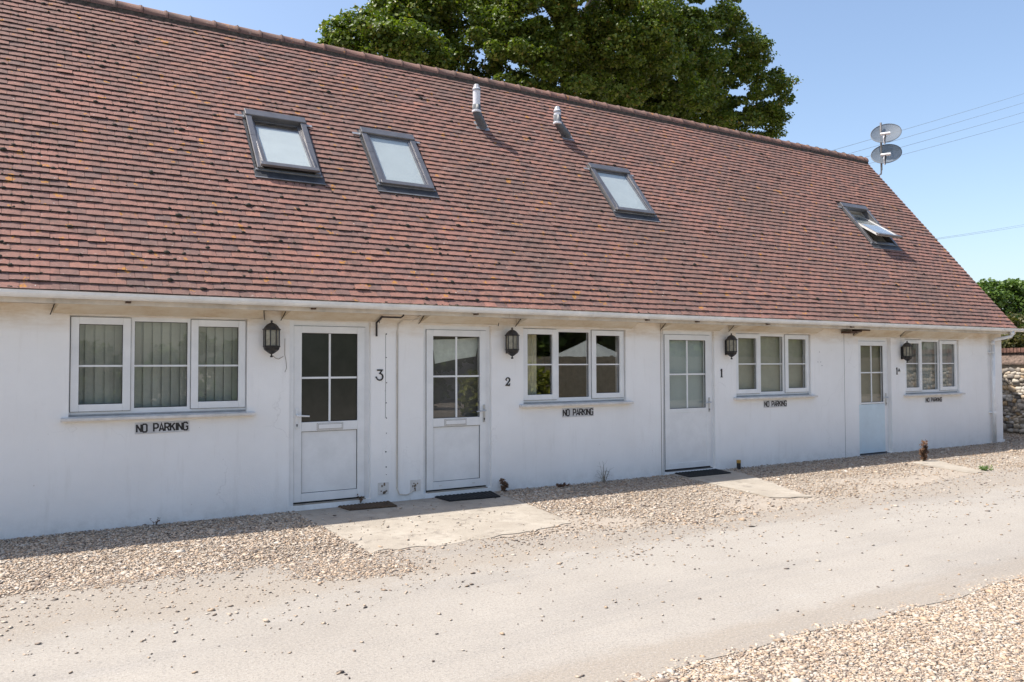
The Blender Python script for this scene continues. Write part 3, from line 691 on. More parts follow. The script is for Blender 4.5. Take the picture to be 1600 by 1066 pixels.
# rear slope as a solid slab with its own tiling material
def RB(x, s, h): p = RP(x, s, h); return Vector((x, 2*RIDGE.y-p.y, p.z))
dk.add([RB(XL, 0, 0), RB(XR, 0, 0), RB(XR, SL, 0), RB(XL, SL, 0)], [(0, 1, 2, 3)])
dk.face([RP(XR-.01, .02, -.004), RP(XR-.01, SL, -.004), RP(XR-.01, SL-.10, -.08), RP(XR-.01, .02, -.08)])
roof = part(dk, 'roof', M['tile'])
GA, TW = .1003, .165
tv, tf, tfm = [], [], []
rowN = int(SL/GA)
def clip(x0, x1, s):
    for (a, b_, s0, s1) in SKY:
        if s0-.14 < s+.06 and s < s1+.03:
            if x0 < a-.04 < x1: x1 = a-.04
            elif x0 < b_+.04 < x1: x0 = b_+.04
            elif x0 >= a-.04 and x1 <= b_+.04: return 0, 0
    return x0, x1
def skylit(x, s):
    for k, (a, b_, s0, s1) in enumerate(SKY):
        if a-.11 < x < b_+.11 and s0-.16 < s < s1+.04: return True
    return False
for r in range(rowN+1):
    s = r*GA; off = (r % 2)*TW/2; sagp = random.uniform(0, 9)
    x = XL-off
    while x < XR+.02:
        xa, xe = clip(x, min(x+TW, XR), s); xc = (xa+xe)/2; w2 = (xe-xa)/2-.0014
        if w2 > .012:
            j = random.gauss(0, .0016); tl = random.gauss(0, .0011); ds = random.gauss(0, .0022); rz = random.gauss(0, .006)
            wav = .004*math.sin(xc*1.3+r*.37)+.003*math.sin(xc*3.1+r*.9)+.006*mnoise.noise(Vector((xc*.9, s*1.3, 0)))
            if random.random() < .015: j += random.uniform(.004, .010); ds -= random.uniform(0, .014)
            b0 = len(tv); cam_ = .0016
            for (u, lift) in ((-1, -cam_+tl), (-.35, cam_*.2), (.35, cam_*.2), (1, -cam_-tl)):
                sx = xc+u*w2
                tv.append(RP(sx, s+ds+wav*.7+u*rz*.08, .034+lift+j))            # tail top
                tv.append(RP(sx, s+.155, .010+lift))                         # head top
                tv.append(RP(sx, s+ds+wav*.7+u*rz*.08+.001, .013+lift+j))         # tail bottom
            for k in range(3):
                p = b0+k*3; q = p+3
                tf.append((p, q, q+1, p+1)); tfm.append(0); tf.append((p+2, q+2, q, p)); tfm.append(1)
            tf.append((b0, b0+1, b0+2)); p = b0+9; tf.append((p, p+2, p+1)); tfm += [0, 0]
        x += TW
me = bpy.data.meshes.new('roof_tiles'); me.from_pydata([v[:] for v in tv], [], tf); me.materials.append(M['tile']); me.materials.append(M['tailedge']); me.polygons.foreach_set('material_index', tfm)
ti = bpy.data.objects.new('roof_tiles', me); S.collection.objects.link(ti); ti.parent = roof
# ridge tiles with dark mortar joints
rd = MB(); X = XL; k = 0
while X < XR-.02:
    ln = min(.325, XR+.01-X); jz = random.gauss(0, .003); jr = random.gauss(0, .002); n = 10; vs = []
    for (xx, rr) in ((X, .112+jr), (X+ln-.045, .108+jr), (X+ln-.044, .118), (X+ln-.006, .118)):
        for q in range(n+1):
            a = math.pi*(-.06+1.12*q/n); vs.append((xx, RIDGE.y+rr*1.05*math.cos(a), RIDGE.z-.035+jz+rr*math.sin(a)))
    fs = []
    for i_ in range(3):
        for q in range(n): fs.append((i_*(n+1)+q, i_*(n+1)+q+1, (i_+1)*(n+1)+q+1, (i_+1)*(n+1)+q))
    rd.add(vs, fs); X += .325
X = XL+.325; rd.cur = 1
while X < XR:
    pts = [(X-.022, RIDGE.y+.118*math.cos(a), RIDGE.z-.035+.124*math.sin(a)) for a in [math.pi*(-.05+1.1*q/10) for q in range(11)]]
    rd.tube(pts, [.003+.005*random.random() for _ in pts], 5); X += .325
o = rd.build('ridge_tiles', [M['ridge'], M['moss']]); o.parent = roof
for p in o.data.polygons: p.use_smooth = True
mo = MB(); X = XL
vs = []; n = int((XR-XL)/.03)
for i_ in range(n+1):
    x_ = XL+i_*.03; h = .008*mnoise.noise(Vector((x_*9, 0, 0)))+.010*mnoise.noise(Vector((x_*30, 5, 0)))
    vs += [RP(x_, SL-.17+h*1.4, .024), RP(x_, SL-.125+h, .050), (x_, RIDGE.y-.10, RIDGE.z-.03), (x_, RIDGE.y, RIDGE.z+.05)]
mo.add(vs, [(i_*4+q, i_*4+4+q, i_*4+5+q, i_*4+1+q) for i_ in range(n) for q in range(3)])
# lumpy bedding collars at the ridge joints
o = mo.build('ridge_mortar', simple('mossy_mortar', (.075, .06, .045), .95, var=.35, scale=20, bmp=.7)); o.parent = roof
# moss cushions sitting on the tile tails
n = 30000; mx_ = rng.uniform(-.6, XR, n)
wt = np.exp(-np.maximum(mx_, 0)/6.5); mx_ = mx_[rng.random(n) < np.maximum(wt, .22)]; n = len(mx_)
rr_ = rng.integers(0, rowN, n); ss = rr_*GA+rng.normal(.003, .006, n); jn = rng.random(n) < .6; mx_ = np.where(jn, XL-(rr_ % 2)*TW/2+np.round((mx_-XL)/TW)*TW+rng.normal(0, .008, n), mx_)
cl_ = np.array([mnoise.noise(Vector((a*.8, b_*.8, 9))) for a, b_ in zip(mx_, ss)])
ok = (cl_ > .0) | (rng.random(n) < .3)
ok &= ~np.array([skylit(a, b_) for a, b_ in zip(mx_, ss)])
mx_, ss = mx_[ok], ss[ok]; n = len(mx_); rad = rng.lognormal(math.log(.0068), .55, n); rad = np.minimum(rad, .034)
nv = len(IV); V = np.repeat(IV[None], n, 0)*(1+rng.normal(0, .14, (n, nv, 1)))*rad[:, None, None]*np.stack([rng.uniform(.9, 1.5, n), np.ones(n), np.full(n, .75)], 1)[:, None]
base = np.array([RP(a, b_, .026)[:] for a, b_ in zip(mx_, ss)])
Rm = np.array([[1, 0, 0], [0, su.y, sn.y], [0, su.z, sn.z]])
V = V @ Rm.T + base[:, None]
mo_ = mesh_np('moss', V.reshape(-1, 3), (IF[None]+(np.arange(n)*nv)[:, None, None]).reshape(-1, 3), M['moss'], parent=roof, smooth=True); mo_['kind'] = 'stuff'

# skylights -----------------------------------------------------------
def skybox(mb, a, b_, s0, s1, h0, h1, piv=None, ang=0):
    def T(p):
        x_, s_, h = p
        if piv:
            ds, dh = s_-piv[0], h-piv[1]; s_, h = piv[0]+ds*math.cos(ang)-dh*math.sin(ang), piv[1]+ds*math.sin(ang)+dh*math.cos(ang)
        return RP(x_, s_, h)
    mb.box(a, b_, s0, s1, h0, h1, T)
def skylight(i, a, b_, s0, s1):
    op_ang = {0: -R(5.5), 1: -R(.5), 2: -R(1.6), 3: -R(18)}[i]
    H = .062
    f = MB(); fw_ = .055
    for (p, q, u, v) in ((a, a+fw_, s0, s1), (b_-fw_, b_, s0, s1), (a+fw_, b_-fw_, s1-.05, s1), (a+fw_, b_-fw_, s0, s0+.04)): skybox(f, p, q, u, v, -.05, H-.012)
    K = part(f, 'skylight', M['grey'])
    # cladding strips over the frame sides, split half way
    sm = (s0+s1)/2+.05
    for (p, q) in ((a-.008, a+fw_+.012), (b_-fw_-.012, b_+.008)):
        c_ = MB(); skybox(c_, p, q, sm+.002, s1-.11, H-.011, H+.010); sub(c_, 'side_cladding', M['grey'], K, bevel=.004)
        c_ = MB(); skybox(c_, p, q, s0-.01, sm-.002, H-.011, H+(.012 if i != 3 else .004)); sub(c_, 'side_cladding', M['grey'], K, bevel=.004)
    hd = MB(); skybox(hd, a-.012, b_+.012, s1-.11, s1+.012, .0, H+.024); sub(hd, 'top_cover', M['grey'], K, bevel=.008)
    # flashing: apron below, soakers at the sides, gutter piece above
    fl = MB(); skybox(fl, a-.05, b_+.05, s0-.15, s0-.001, .012, .034); o = sub(fl, 'apron_flashing', M['dgrey'], K, bevel=.003)
    e = MB(); skybox(e, a-.055, b_+.055, s0-.158, s0-.148, .026, .038); skybox(e, a-.03, b_+.03, s0-.03, s0-.001, .0345, .05); sub(e, 'apron_lip', M['lead'], K)
    for p, q in ((a-.045, a-.009), (b_+.009, b_+.045)): fl = MB(); skybox(fl, p, q, s0-.02, s1+.03, -.01, .026); sub(fl, 'side_flashing', M['dgrey'], K)
    for p, q in ((a-.14, a-.02), (b_+.02, b_+.10)):
        e = MB(); skybox(e, p, q, s1-.13, s1-.09, .040, .045); sub(e, 'flashing_tab', M['lead'], K)
    # white lining reveals below the frame
    ln = MB(); d_ = .30
    for (p, q, u, v) in ((a+.012, a+.05, s0+.01, s1-.01), (b_-.05, b_-.012, s0+.01, s1-.01), (a+.05, b_-.05, s1-.05, s1-.01), (a+.05, b_-.05, s0+.005, s0+.035)): skybox(ln, p, q, u, v, -d_, -.052)
    skybox(ln, a-.02, b_+.02, s0-.02, s1+.02, -d_-.02, -d_-.001)
    sub(ln, 'lining', M['pine'], K)
    # pivoting sash
    piv = ((s0+s1)/2, H-.02); x0, x1 = a+fw_-.004, b_-fw_+.004; u0_, u1_ = s0+.015, s1-.085
    sw = .055
    sa = MB()
    T0 = dict(piv=piv, ang=op_ang)
    for (p, q, u, v) in ((x0, x0+sw, u0_, u1_), (x1-sw, x1, u0_, u1_), (x0+sw, x1-sw, u1_-sw, u1_), (x0+sw, x1-sw, u0_, u0_+.05)):
        skybox(sa, p, q, u, v, H-.042, H-.004, **T0)
    so_ = sub(sa, 'sash', M['pine'] if i == 3 else M['grey'], K, bevel=.003)
    cc = MB(); skybox(cc, x0-.03, x1+.03, u0_-.04, u0_+.03, H-.02, H+.016, **T0); skybox(cc, x0+.0, x0+.026, u0_, u1_, H-.003, H+.006, **T0); skybox(cc, x1-.026, x1, u0_, u1_, H-.003, H+.006, **T0)
    sub(cc, 'sash_cladding', M['grey'], K, bevel=.005)
    q = MB(); T = lambda x_, s_, h: None
    def PT(x_, s_, h):
        ds, dh = s_-piv[0], h-piv[1]; return RP(x_, piv[0]+ds*math.cos(op_ang)-dh*math.sin(op_ang), piv[1]+ds*math.sin(op_ang)+dh*math.cos(op_ang))
    q.face([PT(x0+.026, u0_+.03, H-.006), PT(x1-.026, u0_+.03, H-.006), PT(x1-.026, u1_-.02, H-.006), PT(x0+.026, u1_-.02, H-.006)])
    sub(q, 'glass', M['sgl'], K)
    q = MB(); hb = H-.030
    top = u1_-.05 if i != 0 else u1_-.16
    q.face([PT(x0+.05, u0_+.045, hb), PT(x1-.05, u0_+.045, hb), PT(x1-.05, top, hb), PT(x0+.05, top, hb)])
    sub(q, 'blind', M['blind'], K)
    return K
for i, k in enumerate(SKY): skylight(i, *k)

# flues ---------------------------------------------------------------
def flue(bx, by, x_, ytop, yjoin):
    # base point on the roof plane
    d = rt*((bx-CX)/F) + up*((CY-by)/F) + fw; P0 = RP(0, 0, 0); t_ = (P0-CAM).dot(sn)/d.dot(sn); base = CAM+d*t_
    # vertical pipe axis a little out from the tiles
    ax = base+sn*.15+Vector((0, 0, .13))
    for k in range(80):                                # slide the axis sideways until it stands over the measured column
        v = ax-CAM
        if CX+F*v.dot(rt)/v.dot(fw) <= x_: break
        ax.x -= .005
    for k in range(200):                               # height whose projection is the measured top
        zt = ax.z+.01*k; v = Vector((ax.x, ax.y, zt))-CAM
        if CY-F*v.dot(up)/v.dot(fw) <= ytop: break
    for k in range(200):
        zj = ax.z-.3+.01*k; v = Vector((ax.x, ax.y, zj))-CAM
        if CY-F*v.dot(up)/v.dot(fw) <= yjoin: break
        col = MB(); col.tube([base-sn*.03+Vector((.02, 0, 0)), base+sn*.04+Vector((.005, 0, 0)), base.lerp(ax, .62), ax+Vector((0, 0, .0)), (ax.x, ax.y, ax.z+.09), (ax.x, ax.y, zj)], [.080, .074, .072, .069, .067, .067], 16, cap=False)
    C_ = part(col, 'flue', M['greypipe'])
    for p in C_.data.polygons: p.use_smooth = True
    pl = MB(); pl.box(base.x-.12, base.x+.12, -.10, .12, .0, .030, lambda p: RP(p.x, (base-Vector((base.x, EAVE.y, EAVE.z))).dot(su)+p.y, p.z)); sub(pl, 'flashing_plate', M['lead'], C_)
    up_ = MB(); h = zt-zj
    up_.lathe([(.072, -.012), (.075, .0), (.075, .02), (.062, .028), (.060, .034), (.060, h-.10), (.065, h-.098), (.065, h-.07), (.055, h-.062), (.036, h)], (ax.x, ax.y, zj), 18)
    o = sub(up_, 'white_pipe', M['whitepipe'], C_)
    g_ = MB()
    for k in range(9):
        a = k*2*math.pi/9; p0 = Vector((ax.x+.055*math.cos(a), ax.y+.055*math.sin(a), zt-.060)); p1 = Vector((ax.x+.038*math.cos(a), ax.y+.038*math.sin(a), zt-.006)); g_.tube([p0, p1], .004, 5)
    sub(g_, 'terminal_slots', M['greypipe'], C_)
    rg = MB(); rg.lathe([(.070, 0), (.070, .02), (.063, .021)], (ax.x, ax.y, zt-.10), 16); sub(rg, 'terminal_ring', M['lead'], C_)
flue(752, 200, 745, 133, 176); flue(884, 215, 871, 167, 194)

# ------------------------------------------------------------------ wall lanterns
XF = True
def lantern(x, zt, name='wall_lantern'):
    zb = zt-.40; root = empty(name, (KX(x), 0, zb)); y = -.105
    def mk(mb, nm, mat, bev=0):
        o = mb.build(nm, mat); o.data.transform(Matrix.Translation((-KX(x), 0, -zb))); o.parent = root
        return o
    bp = MB(); bp.box(x-.035, x+.035, -.022, -.001, zb+.07, zt-.10); mk(bp, 'back_plate', M['black'])
    cage = MB(); R0 = .080
    for k in range(8):
        a = k*math.pi/4+math.pi/8; c, s = math.cos(a), math.sin(a)
        cage.tube([(x+R0*c, y+R0*s, zb+.125), (x+R0*c, y+R0*s, zt-.10)], .006, 5)
    cage.lathe([(.074, .105), (.088, .11), (.090, .122), (.084, .128)], (x, y, zb), 8, math.pi/8)
    mk(cage, 'cage', M['black'])
    bt = MB(); bt.lathe([(.006, -.0), (.015, .004), (.016, .016), (.007, .022), (.008, .034), (.022, .040), (.046, .058), (.072, .078), (.080, .092), (.082, .106)], (x, y, zb), 8, math.pi/8); mk(bt, 'lower_bowl', M['black'])
    gl = MB(); gl.lathe([(.072, .127), (.072, .299)], (x, y, zb), 8, math.pi/8); mk(gl, 'lantern_glass', M['lampglass'])
    cp = MB(); cp.lathe([(.090, .296), (.096, .300), (.094, .308), (.082, .316), (.068, .338), (.048, .360), (.022, .374), (.010, .380), (.009, .388), (.014, .394), (.010, .402), (.003, .406)], (x, y, zb), 8, math.pi/8); mk(cp, 'cap', M['lampcap'])
    ar = MB(); ar.box(x-.012, x+.012, y+.05, -.012, zt-.10, zt-.085); ar.box(x-.012, x+.012, y+.05, -.012, zb+.108, zb+.122); mk(ar, 'arm', M['black'])
    return root
for (x, zt, lb) in ((1.07, 2.118, 'brown-capped black wall lantern between the vertical-blind window and door 3'), (4.03, 2.105, 'black wall lantern above the number 2'),
                    (7.85, 2.102, 'black wall lantern above the lone number 1'), (12.21, 2.04, 'black wall lantern above the number 1A, overlapping the farthest window')):
    tag(lantern(x, zt), lb, 'wall lamp', 'wall lanterns beside the cottage doors')
wr = MB(); wr.tube([(1.09, -.09, 1.735), (1.13, -.03, 1.71), (1.17, -.008, 1.70), (1.22, -.006, 1.73)], .003, 5)
wr.tube([(1.237, -.004, 1.93), (1.236, -.004, 1.75), (1.25, -.004, 1.68), (1.257, -.004, 1.60), (1.238, -.004, 1.555)], .0022, 5)
part(wr, 'loose_wire', M['cable'])

# ------------------------------------------------------------------ lettering
def glyph(ch):                                       # strokes on a 0..1 x 0..1.6 grid, number-plate style
    r = .22
    G = {'N': [[(0, 0), (0, 1.6)], [(0, 1.5), (1, .1)], [(1, 0), (1, 1.6)]],
         'O': [[(.5, 1.6), (.22, 1.6), (0, 1.38), (0, .22), (.22, 0), (.78, 0), (1, .22), (1, 1.38), (.78, 1.6), (.5, 1.6)]],
         'P': [[(0, 0), (0, 1.6), (.7, 1.6), (1, 1.38), (1, .9), (.7, .68), (.1, .68)]],
         'A': [[(0, 0), (.5, 1.6), (1, 0)], [(.2, .45), (.8, .45)]],
         'R': [[(0, 0), (0, 1.6), (.7, 1.6), (1, 1.38), (1, 1.0), (.7, .78), (.1, .78)], [(.55, .75), (1, 0)]],
         'K': [[(0, 0), (0, 1.6)], [(1, 1.6), (.12, .72)], [(.4, .95), (1, 0)]],
         'I': [[(.1, 0), (.1, 1.6)]],
         'G': [[(1, 1.25), (.98, 1.4), (.78, 1.6), (.22, 1.6), (0, 1.38), (0, .22), (.22, 0), (.78, 0), (1, .22), (1, .75), (.55, .75)]]}
    return G[ch]
def sign(x0, x1, z0, z1, lb, tilt=0, bold=.25):
    root = empty('no_parking_sign', (KX((x0+x1)/2), 0, (z0+z1)/2)); W = x1-x0; H = z1-z0
    rot = Matrix.Rotation(tilt, 4, 'Y')
    def fin(mb, nm, mat, bev=0):
        o = mb.build(nm, mat, bevel=bev); o.data.transform(Matrix.Translation((-root.location.x, 0, -root.location.z))); o.parent = root; return o
    p = MB(); p.box(x0, x1, -.009, -.002, z0, z1); fin(p, 'plate', M['plate'], .002)
    t_ = MB(); adv = {'N': 1, 'O': 1, ' ': 1.0, 'P': 1, 'A': 1, 'R': 1, 'K': 1, 'I': .15, 'G': 1}; gap = .30
    word = 'NO PARKING'; tot = sum(adv[c] for c in word)+gap*(len(word)-1); sc = (W*.93)/tot; hz = H*.70/1.6
    X = x0+W*.035; k = 0
    for c in word:
        if c != ' ':
            for st_ in glyph(c):
                k += 1; e = .0002*(k % 4)
                t_.ribbon([(X+u*sc, z0+H*.16+v*hz) for u, v in st_], bold*sc*1.6, lambda u, v, w_: Vector((u, w_, v)), -.0092, -.0105-e)
        X += (adv[c]+gap)*sc
    fin(t_, 'lettering', M['ink']); root.rotation_euler = (0, tilt, 0)
    return tag(root, lb, 'sign', 'no parking signs under the windows')
sign(-.222, .279, .94, 1.052, 'NO PARKING plate under the window with vertical blinds', -.012)
sign(4.845, 5.358, .915, 1.035, 'NO PARKING plate under the clear window right of the number 2', -.0)
sign(8.635, 9.165, .925, 1.04, 'NO PARKING plate under the blind-covered window beside door 1')
sign(12.885, 13.41, .888, .985, 'small NO PARKING plate under the farthest window, beside 1A')
def number(ch, x, z, h, lb):
    q = MB(); T = lambda u, v, w_: Vector((x+u*h, w_, z+v*h))
    def rb(pts, w_, e=0): q.ribbon(pts, w_, T, -.001, -.009-e)
    def arc(cx, cy, rx, ry, a0, a1, n=14): return [(cx+rx*math.cos(R(a0+(a1-a0)*k/n)), cy+ry*math.sin(R(a0+(a1-a0)*k/n))) for k in range(n+1)]
    if ch == '3':
        rb([(-.22, .94), (.26, .94), (.02, .60)], [.14, .12, .10]); rb(arc(.02, .32, .30, .31, 100, -160), [.11]*3+[.13]*8+[.11]*4, .0003); rb([(-.32, .22), (-.27, .34)], .13, .0005)
    elif ch == '2':
        rb([(-.22, .66), (-.14, .74)], .20, .0005); rb(arc(.02, .70, .24, .24, 170, -30)+[(-.26, .05)], [.09]*4+[.12]*4+[.16]*4+[.14]*3+[.10]); rb([(-.24, .06), (-.02, .12), (.2, .08), (.30, .32)], [.06, .16, .16, .04], .0003)
    else:
        rb([(0, .0), (0, 1.0)], .17); rb([(-.17, .82), (0, .93)], .09, .0003); rb([(-.16, .035), (.18, .035)], .07, .0003)
        if ch == '1A':
            rb([(.30, .42), (.48, .80), (.66, .42)], .085, .0); rb([(.36, .52), (.60, .52)], .06, .0003)
    o = q.build('house_number', M['ink']); origin(o, (KX(x), 0, z)); return tag(o, lb, 'house number', 'black house numbers on the white wall')
number('3', 2.315, 1.450, .128, 'black number 3 right of the first door'); number('2', 4.02, 1.352, .115, 'black curled number 2 under a lantern')
number('1', 7.74, 1.424, .132, 'black number 1 standing alone right of a door'); number('1A', 12.05, 1.428, .130, 'black number 1 with a small A after it')

XF = None
# ------------------------------------------------------------------ doormats
def mat_(name, pts, z, mt, lb, ribs=0):
    q = MB(); q.prism(pts, z, z+.014, lambda u, v, w_: Vector((u, v, w_)))
    root = empty(name, (sum(p[0] for p in pts)/4, sum(p[1] for p in pts)/4, z)); o = q.build('mat_base', mt, bevel=.004); o.data.transform(Matrix.Translation(-root.location)); o.parent = root
    k = MB(); A, B_, C_, D__ = [Vector((*p, 0)) for p in pts]; n = 14; mN = 9
    for i in range(n):
        for j in range(mN):
            u, v = (i+.5)/n, (j+.5)/mN; p = (A*(1-u)+B_*u)*(1-v)+(D__*(1-u)+C_*u)*v
            k.box(p.x-.012, p.x+.012, p.y-.014, p.y+.014, z+.0145, z+.019)
    o = k.build('tread_nubs', mt); o.data.transform(Matrix.Translation(-root.location)); o.parent = root
    return tag(root, lb, 'doormat', 'mats laid at the cottage doors')
mat_('doormat', [(3.05, -.03), (3.68, -.03), (3.64, -.36), (3.09, -.31)], .0055, M['coir'], 'flat brown mat in front of door 3')
mat_('doormat', [(4.28, -.012), (5.08, -.012), (4.98, -.42), (4.30, -.37)], .0055, M['rubber'], 'black rubber mat in front of door 2')
mat_('doormat', [(8.20, -.012), (9.05, -.012), (8.93, -.43), (8.10, -.42)], .0105, M['rubber'], 'black rubber mat in front of door 1')

# ------------------------------------------------------------------ stub post by door 1
q = empty('marker_post', (9.42, -.12, 0)); p = MB(); p.tube([(0, 0, -.02), (0, 0, .10)], .032, 14); o = p.build('post_base', M['black']); o.parent = q
p = MB(); p.tube([(0, 0, .10), (0, 0, .145)], .034, 14); o = p.build('post_cap', M['yellow']); o.parent = q
tag(q, 'short black stub post with a yellow band by the path to door 1', 'post')

# ------------------------------------------------------------------ weeds
def stalks(name, loc, n, h, spread, mat, leaf=None, lb='', cat='weed', lsize=.012, nl=10, seed=1, thick=.0025):
    random.seed(seed); root = empty(name, loc); s_ = MB(); l_ = MB()
    for k in range(n):
        a = random.uniform(0, 6.28); hh = h*random.uniform(.45, 1); dx, dy = math.cos(a)*spread*random.random(), math.sin(a)*spread*random.random()
        pts = [Vector((dx*.2, dy*.2, -.01)), Vector((dx*.5, dy*.5, hh*.5)), Vector((dx+random.uniform(-.02, .02), dy, hh))]
        s_.tube(pts, [thick, thick*.8, thick*.4], 4)
        for j in range(nl):
            t_ = random.uniform(.15, 1); p = pts[0].lerp(pts[1], t_*2) if t_ < .5 else pts[1].lerp(pts[2], t_*2-1)
            d = Vector((random.gauss(0, 1), random.gauss(0, 1), random.gauss(.2, .6))).normalized(); e = d.orthogonal().normalized(); L_ = lsize*random.uniform(.6, 1.6)
            if leaf: l_.face([p, p+d*L_*.5+e*L_*.35, p+d*L_, p+d*L_*.5-e*L_*.35])
            elif j < 3: s_.tube([p, p+d*L_*2.5], thick*.4, 3)
    o = s_.build('stem', mat); o.parent = root
    if leaf: o = l_.build('foliage', leaf); o.parent = root
    return tag(root, lb, cat)
stalks('dried_weed', atz(1443, 721), 14, .40, .075, M['straw'], M['dead'], 'rusty brown dead dock stalk in the gravel before the blue-panelled door', nl=48, lsize=.030, seed=3)
stalks('dry_stems', (6.83, -.08, 0), 12, .30, .19, M['straw'], None, 'thin grey dry stems against the wall left of door 1', nl=6, lsize=.03, seed=5)
stalks('dried_weed', (5.22, -.09, 0), 7, .17, .06, M['straw'], M['dead'], 'small brown withered plant at the slab corner by door 2', nl=20, lsize=.035, seed=8)
stalks('green_weed', atz(1537, 735), 18, .085, .22, M['leaf2'], M['leaf2'], 'low green weed on the far concrete patch', nl=14, lsize=.022, seed=9)
stalks('dried_weed', (1.12, -.07, 0), 4, .10, .05, M['straw'], M['dead'], 'tiny dark dead weed at the wall under the vertical-blind window', nl=8, lsize=.016, seed=12)
stalks('dried_weed', (3.33, -.0, .03), 6, .10, .10, M['straw'], M['dead'], 'curled dead tendrils caught under the right foot of door 3', nl=8, lsize=.02, seed=14)
stalks('dried_weed', (6.1, -.13, 0), 8, .05, .12, M['straw'], M['dead'], 'brown leaf litter against the wall under the clear window', nl=14, lsize=.03, seed=15)
random.seed(99)

# ------------------------------------------------------------------ satellite dishes on their mast
pole = at(1377, 240, 3.0); px, py_ = pole.x, pole.y
def vz(x_, y_, py):                                   # height on a vertical axis seen at picture row py
    lo_, hi = 0., 14.
    for _ in range(50):
        md = (lo_+hi)/2; v = Vector((x_, y_, md))-CAM
        if CY-F*v.dot(up)/v.dot(fw) > py: lo_ = md
        else: hi = md
    return lo_
zt_, zb_ = vz(px, py_, 192), vz(px, py_, 266)
q = MB(); q.tube([(px, py_, zb_), (px, py_, zt_)], .024, 10)
q.tube([(px, py_, zb_+.03), (px-.02, py_, zb_-.10), (px-.18, py_, zb_-.17), (17.24, py_, zb_-.17)], .02, 8)
o = q.build('satellite_mast', M['dishmetal']); origin(o, (px, py_, zb_)); tag(o, 'thin grey metal mast on the gable holding both satellite dishes', 'mast')
def dish(pyc, lb, seed):
    zc = vz(px, py_, pyc); nrm = Vector((-.70, -.42, .60)).normalized(); c = Vector((px, py_, zc))+nrm*.16+Vector((.14, -.05, 0))
    X_ = Vector((0, 0, 1)).cross(nrm).normalized(); Y_ = nrm.cross(X_); root = empty('satellite_dish', c)
    Rm_ = Matrix((X_, Y_, nrm)).transposed()
    q = MB(); n, rg_ = 36, 6; vs = [Vector((0, 0, 0))]; A, Bb = .34, .34
    for i in range(1, rg_+1):
        for k in range(n): a = k*2*math.pi/n; f = i/rg_; vs.append(Vector((A*f*math.cos(a), Bb*f*math.sin(a), .085*f*f)))
    fs = [(0, 1+k, 1+(k+1) % n) for k in range(n)]+[(1+i*n+k, 1+(i+1)*n+k, 1+(i+1)*n+(k+1) % n, 1+i*n+(k+1) % n) for i in range(rg_-1) for k in range(n)]
    q.add([Rm_ @ v for v in vs], fs); o = q.build('reflector', M['dish'], smooth=True); o.parent = root
    q = MB(); q.tube([Rm_ @ Vector((A*math.cos(k*2*math.pi/n), Bb*math.sin(k*2*math.pi/n), .085)) for k in range(n+1)], .009, 5); o = q.build('rim', M['greypipe']); o.parent = root
    q = MB(); q.tube([Rm_ @ Vector(v) for v in ((-.02, -.05, -.02), (-.02, -Bb*.98, .04), (-.02, -Bb*1.02, .10), (-.01, -.32, .18), (0, -.24, .24))], .013, 6); o = q.build('feed_arm', M['black']); o.parent = root
    q = MB(); q.box(-.11, .11, -.25, -.20, .22, .28, lambda p: Rm_ @ p); o = q.build('feed_horn', M['lnb'], bevel=.01); o.parent = root
    q = MB(); q.tube([Rm_ @ Vector(v) for v in ((-.03, -.20, .26), (-.04, -.32, .20), (-.03, -.40, .08))], .012, 5); o = q.build('feed_cable', M['lnb']); o.parent = root
    q = MB(); w0 = Vector((px, py_, zc))-c; q.tube([w0, Rm_ @ Vector((0, 0, -.005))], .035, 8); o = q.build('bracket', M['dishmetal']); o.parent = root
    return tag(root, lb, 'satellite dish', 'satellite dishes on the gable mast')
dish(220, 'upper grey mesh satellite dish on the mast', 1); dish(252, 'lower grey mesh satellite dish on the mast, next to the roof edge', 2)

# ------------------------------------------------------------------ overhead wires
def wire(x0, y0, x1, y1, Y, rad, lb, sag=.12):
    a, b_ = at(x0, y0, Y), at(x1, y1, Y+2); d = b_-a; a2, b2 = a-d*.5, b_+d*.9
    q = MB(); n = 24; pts = [a2.lerp(b2, k/n)-Vector((0, 0, sag*4*(k/n)*(1-k/n))) for k in range(n+1)]
    for k in range(n+1): pts[k].z += sag*.6
    q.tube(pts, rad, 5); o = q.build('overhead_wire', M['wire']); origin(o, a2); tag(o, lb, 'overhead wire', 'overhead wires crossing the sky')
wire(1293.5, 237, 1550, 160.7, 14, .008, 'topmost thin wire in the sky above the dishes'); wire(1321.7, 241.5, 1595, 161, 14, .008, 'second wire from the top, passing the upper dish')
wire(1347.6, 246.7, 1600, 174.6, 14, .008, 'third wire from the top, passing between the two dishes'); wire(1353, 256.8, 1600, 189, 14, .008, 'fourth wire from the top, passing the lower dish')
wire(1460, 372.8, 1600, 350, 16, .007, 'upper wire of the low pair right of the roof slope'); wire(1460, 374.5, 1600, 352.5, 16, .007, 'lower wire of the low pair right of the roof slope')

# ------------------------------------------------------------------ rubble wall beyond the gable
YW = 1.28
root = empty('rubble_wall', (21, YW, 0)); tag(root, 'flint rubble garden wall with brick coping beyond the white gable', 'wall')
q = MB(); q.box(17.255, 30, YW+.03, YW+.45, -.1, 1.60); o = q.build('mortar_core', M['mortar']); o.location = -root.location; o.parent = root
q = MB(); q.add([(17.255, YW+.02, 1.62), (30, YW+.02, 1.62), (30, YW+.20, 1.90), (17.255, YW+.20, 1.90), (17.255, YW+.45, 1.62), (30, YW+.45, 1.62)], [(0, 1, 2, 3), (3, 2, 5, 4), (0, 4, 5, 1), (0, 3, 4), (1, 5, 2)]); q.box(17.255, 30, YW-.02, YW+.02, 1.60, 1.64)
o = q.build('weathered_slope', simple('weathered_mortar_slope', (.21, .15, .12), .95, var=.35, scale=18, bmp=.8)); o.location = -root.location; o.parent = root
q = MB(); X = 17.28
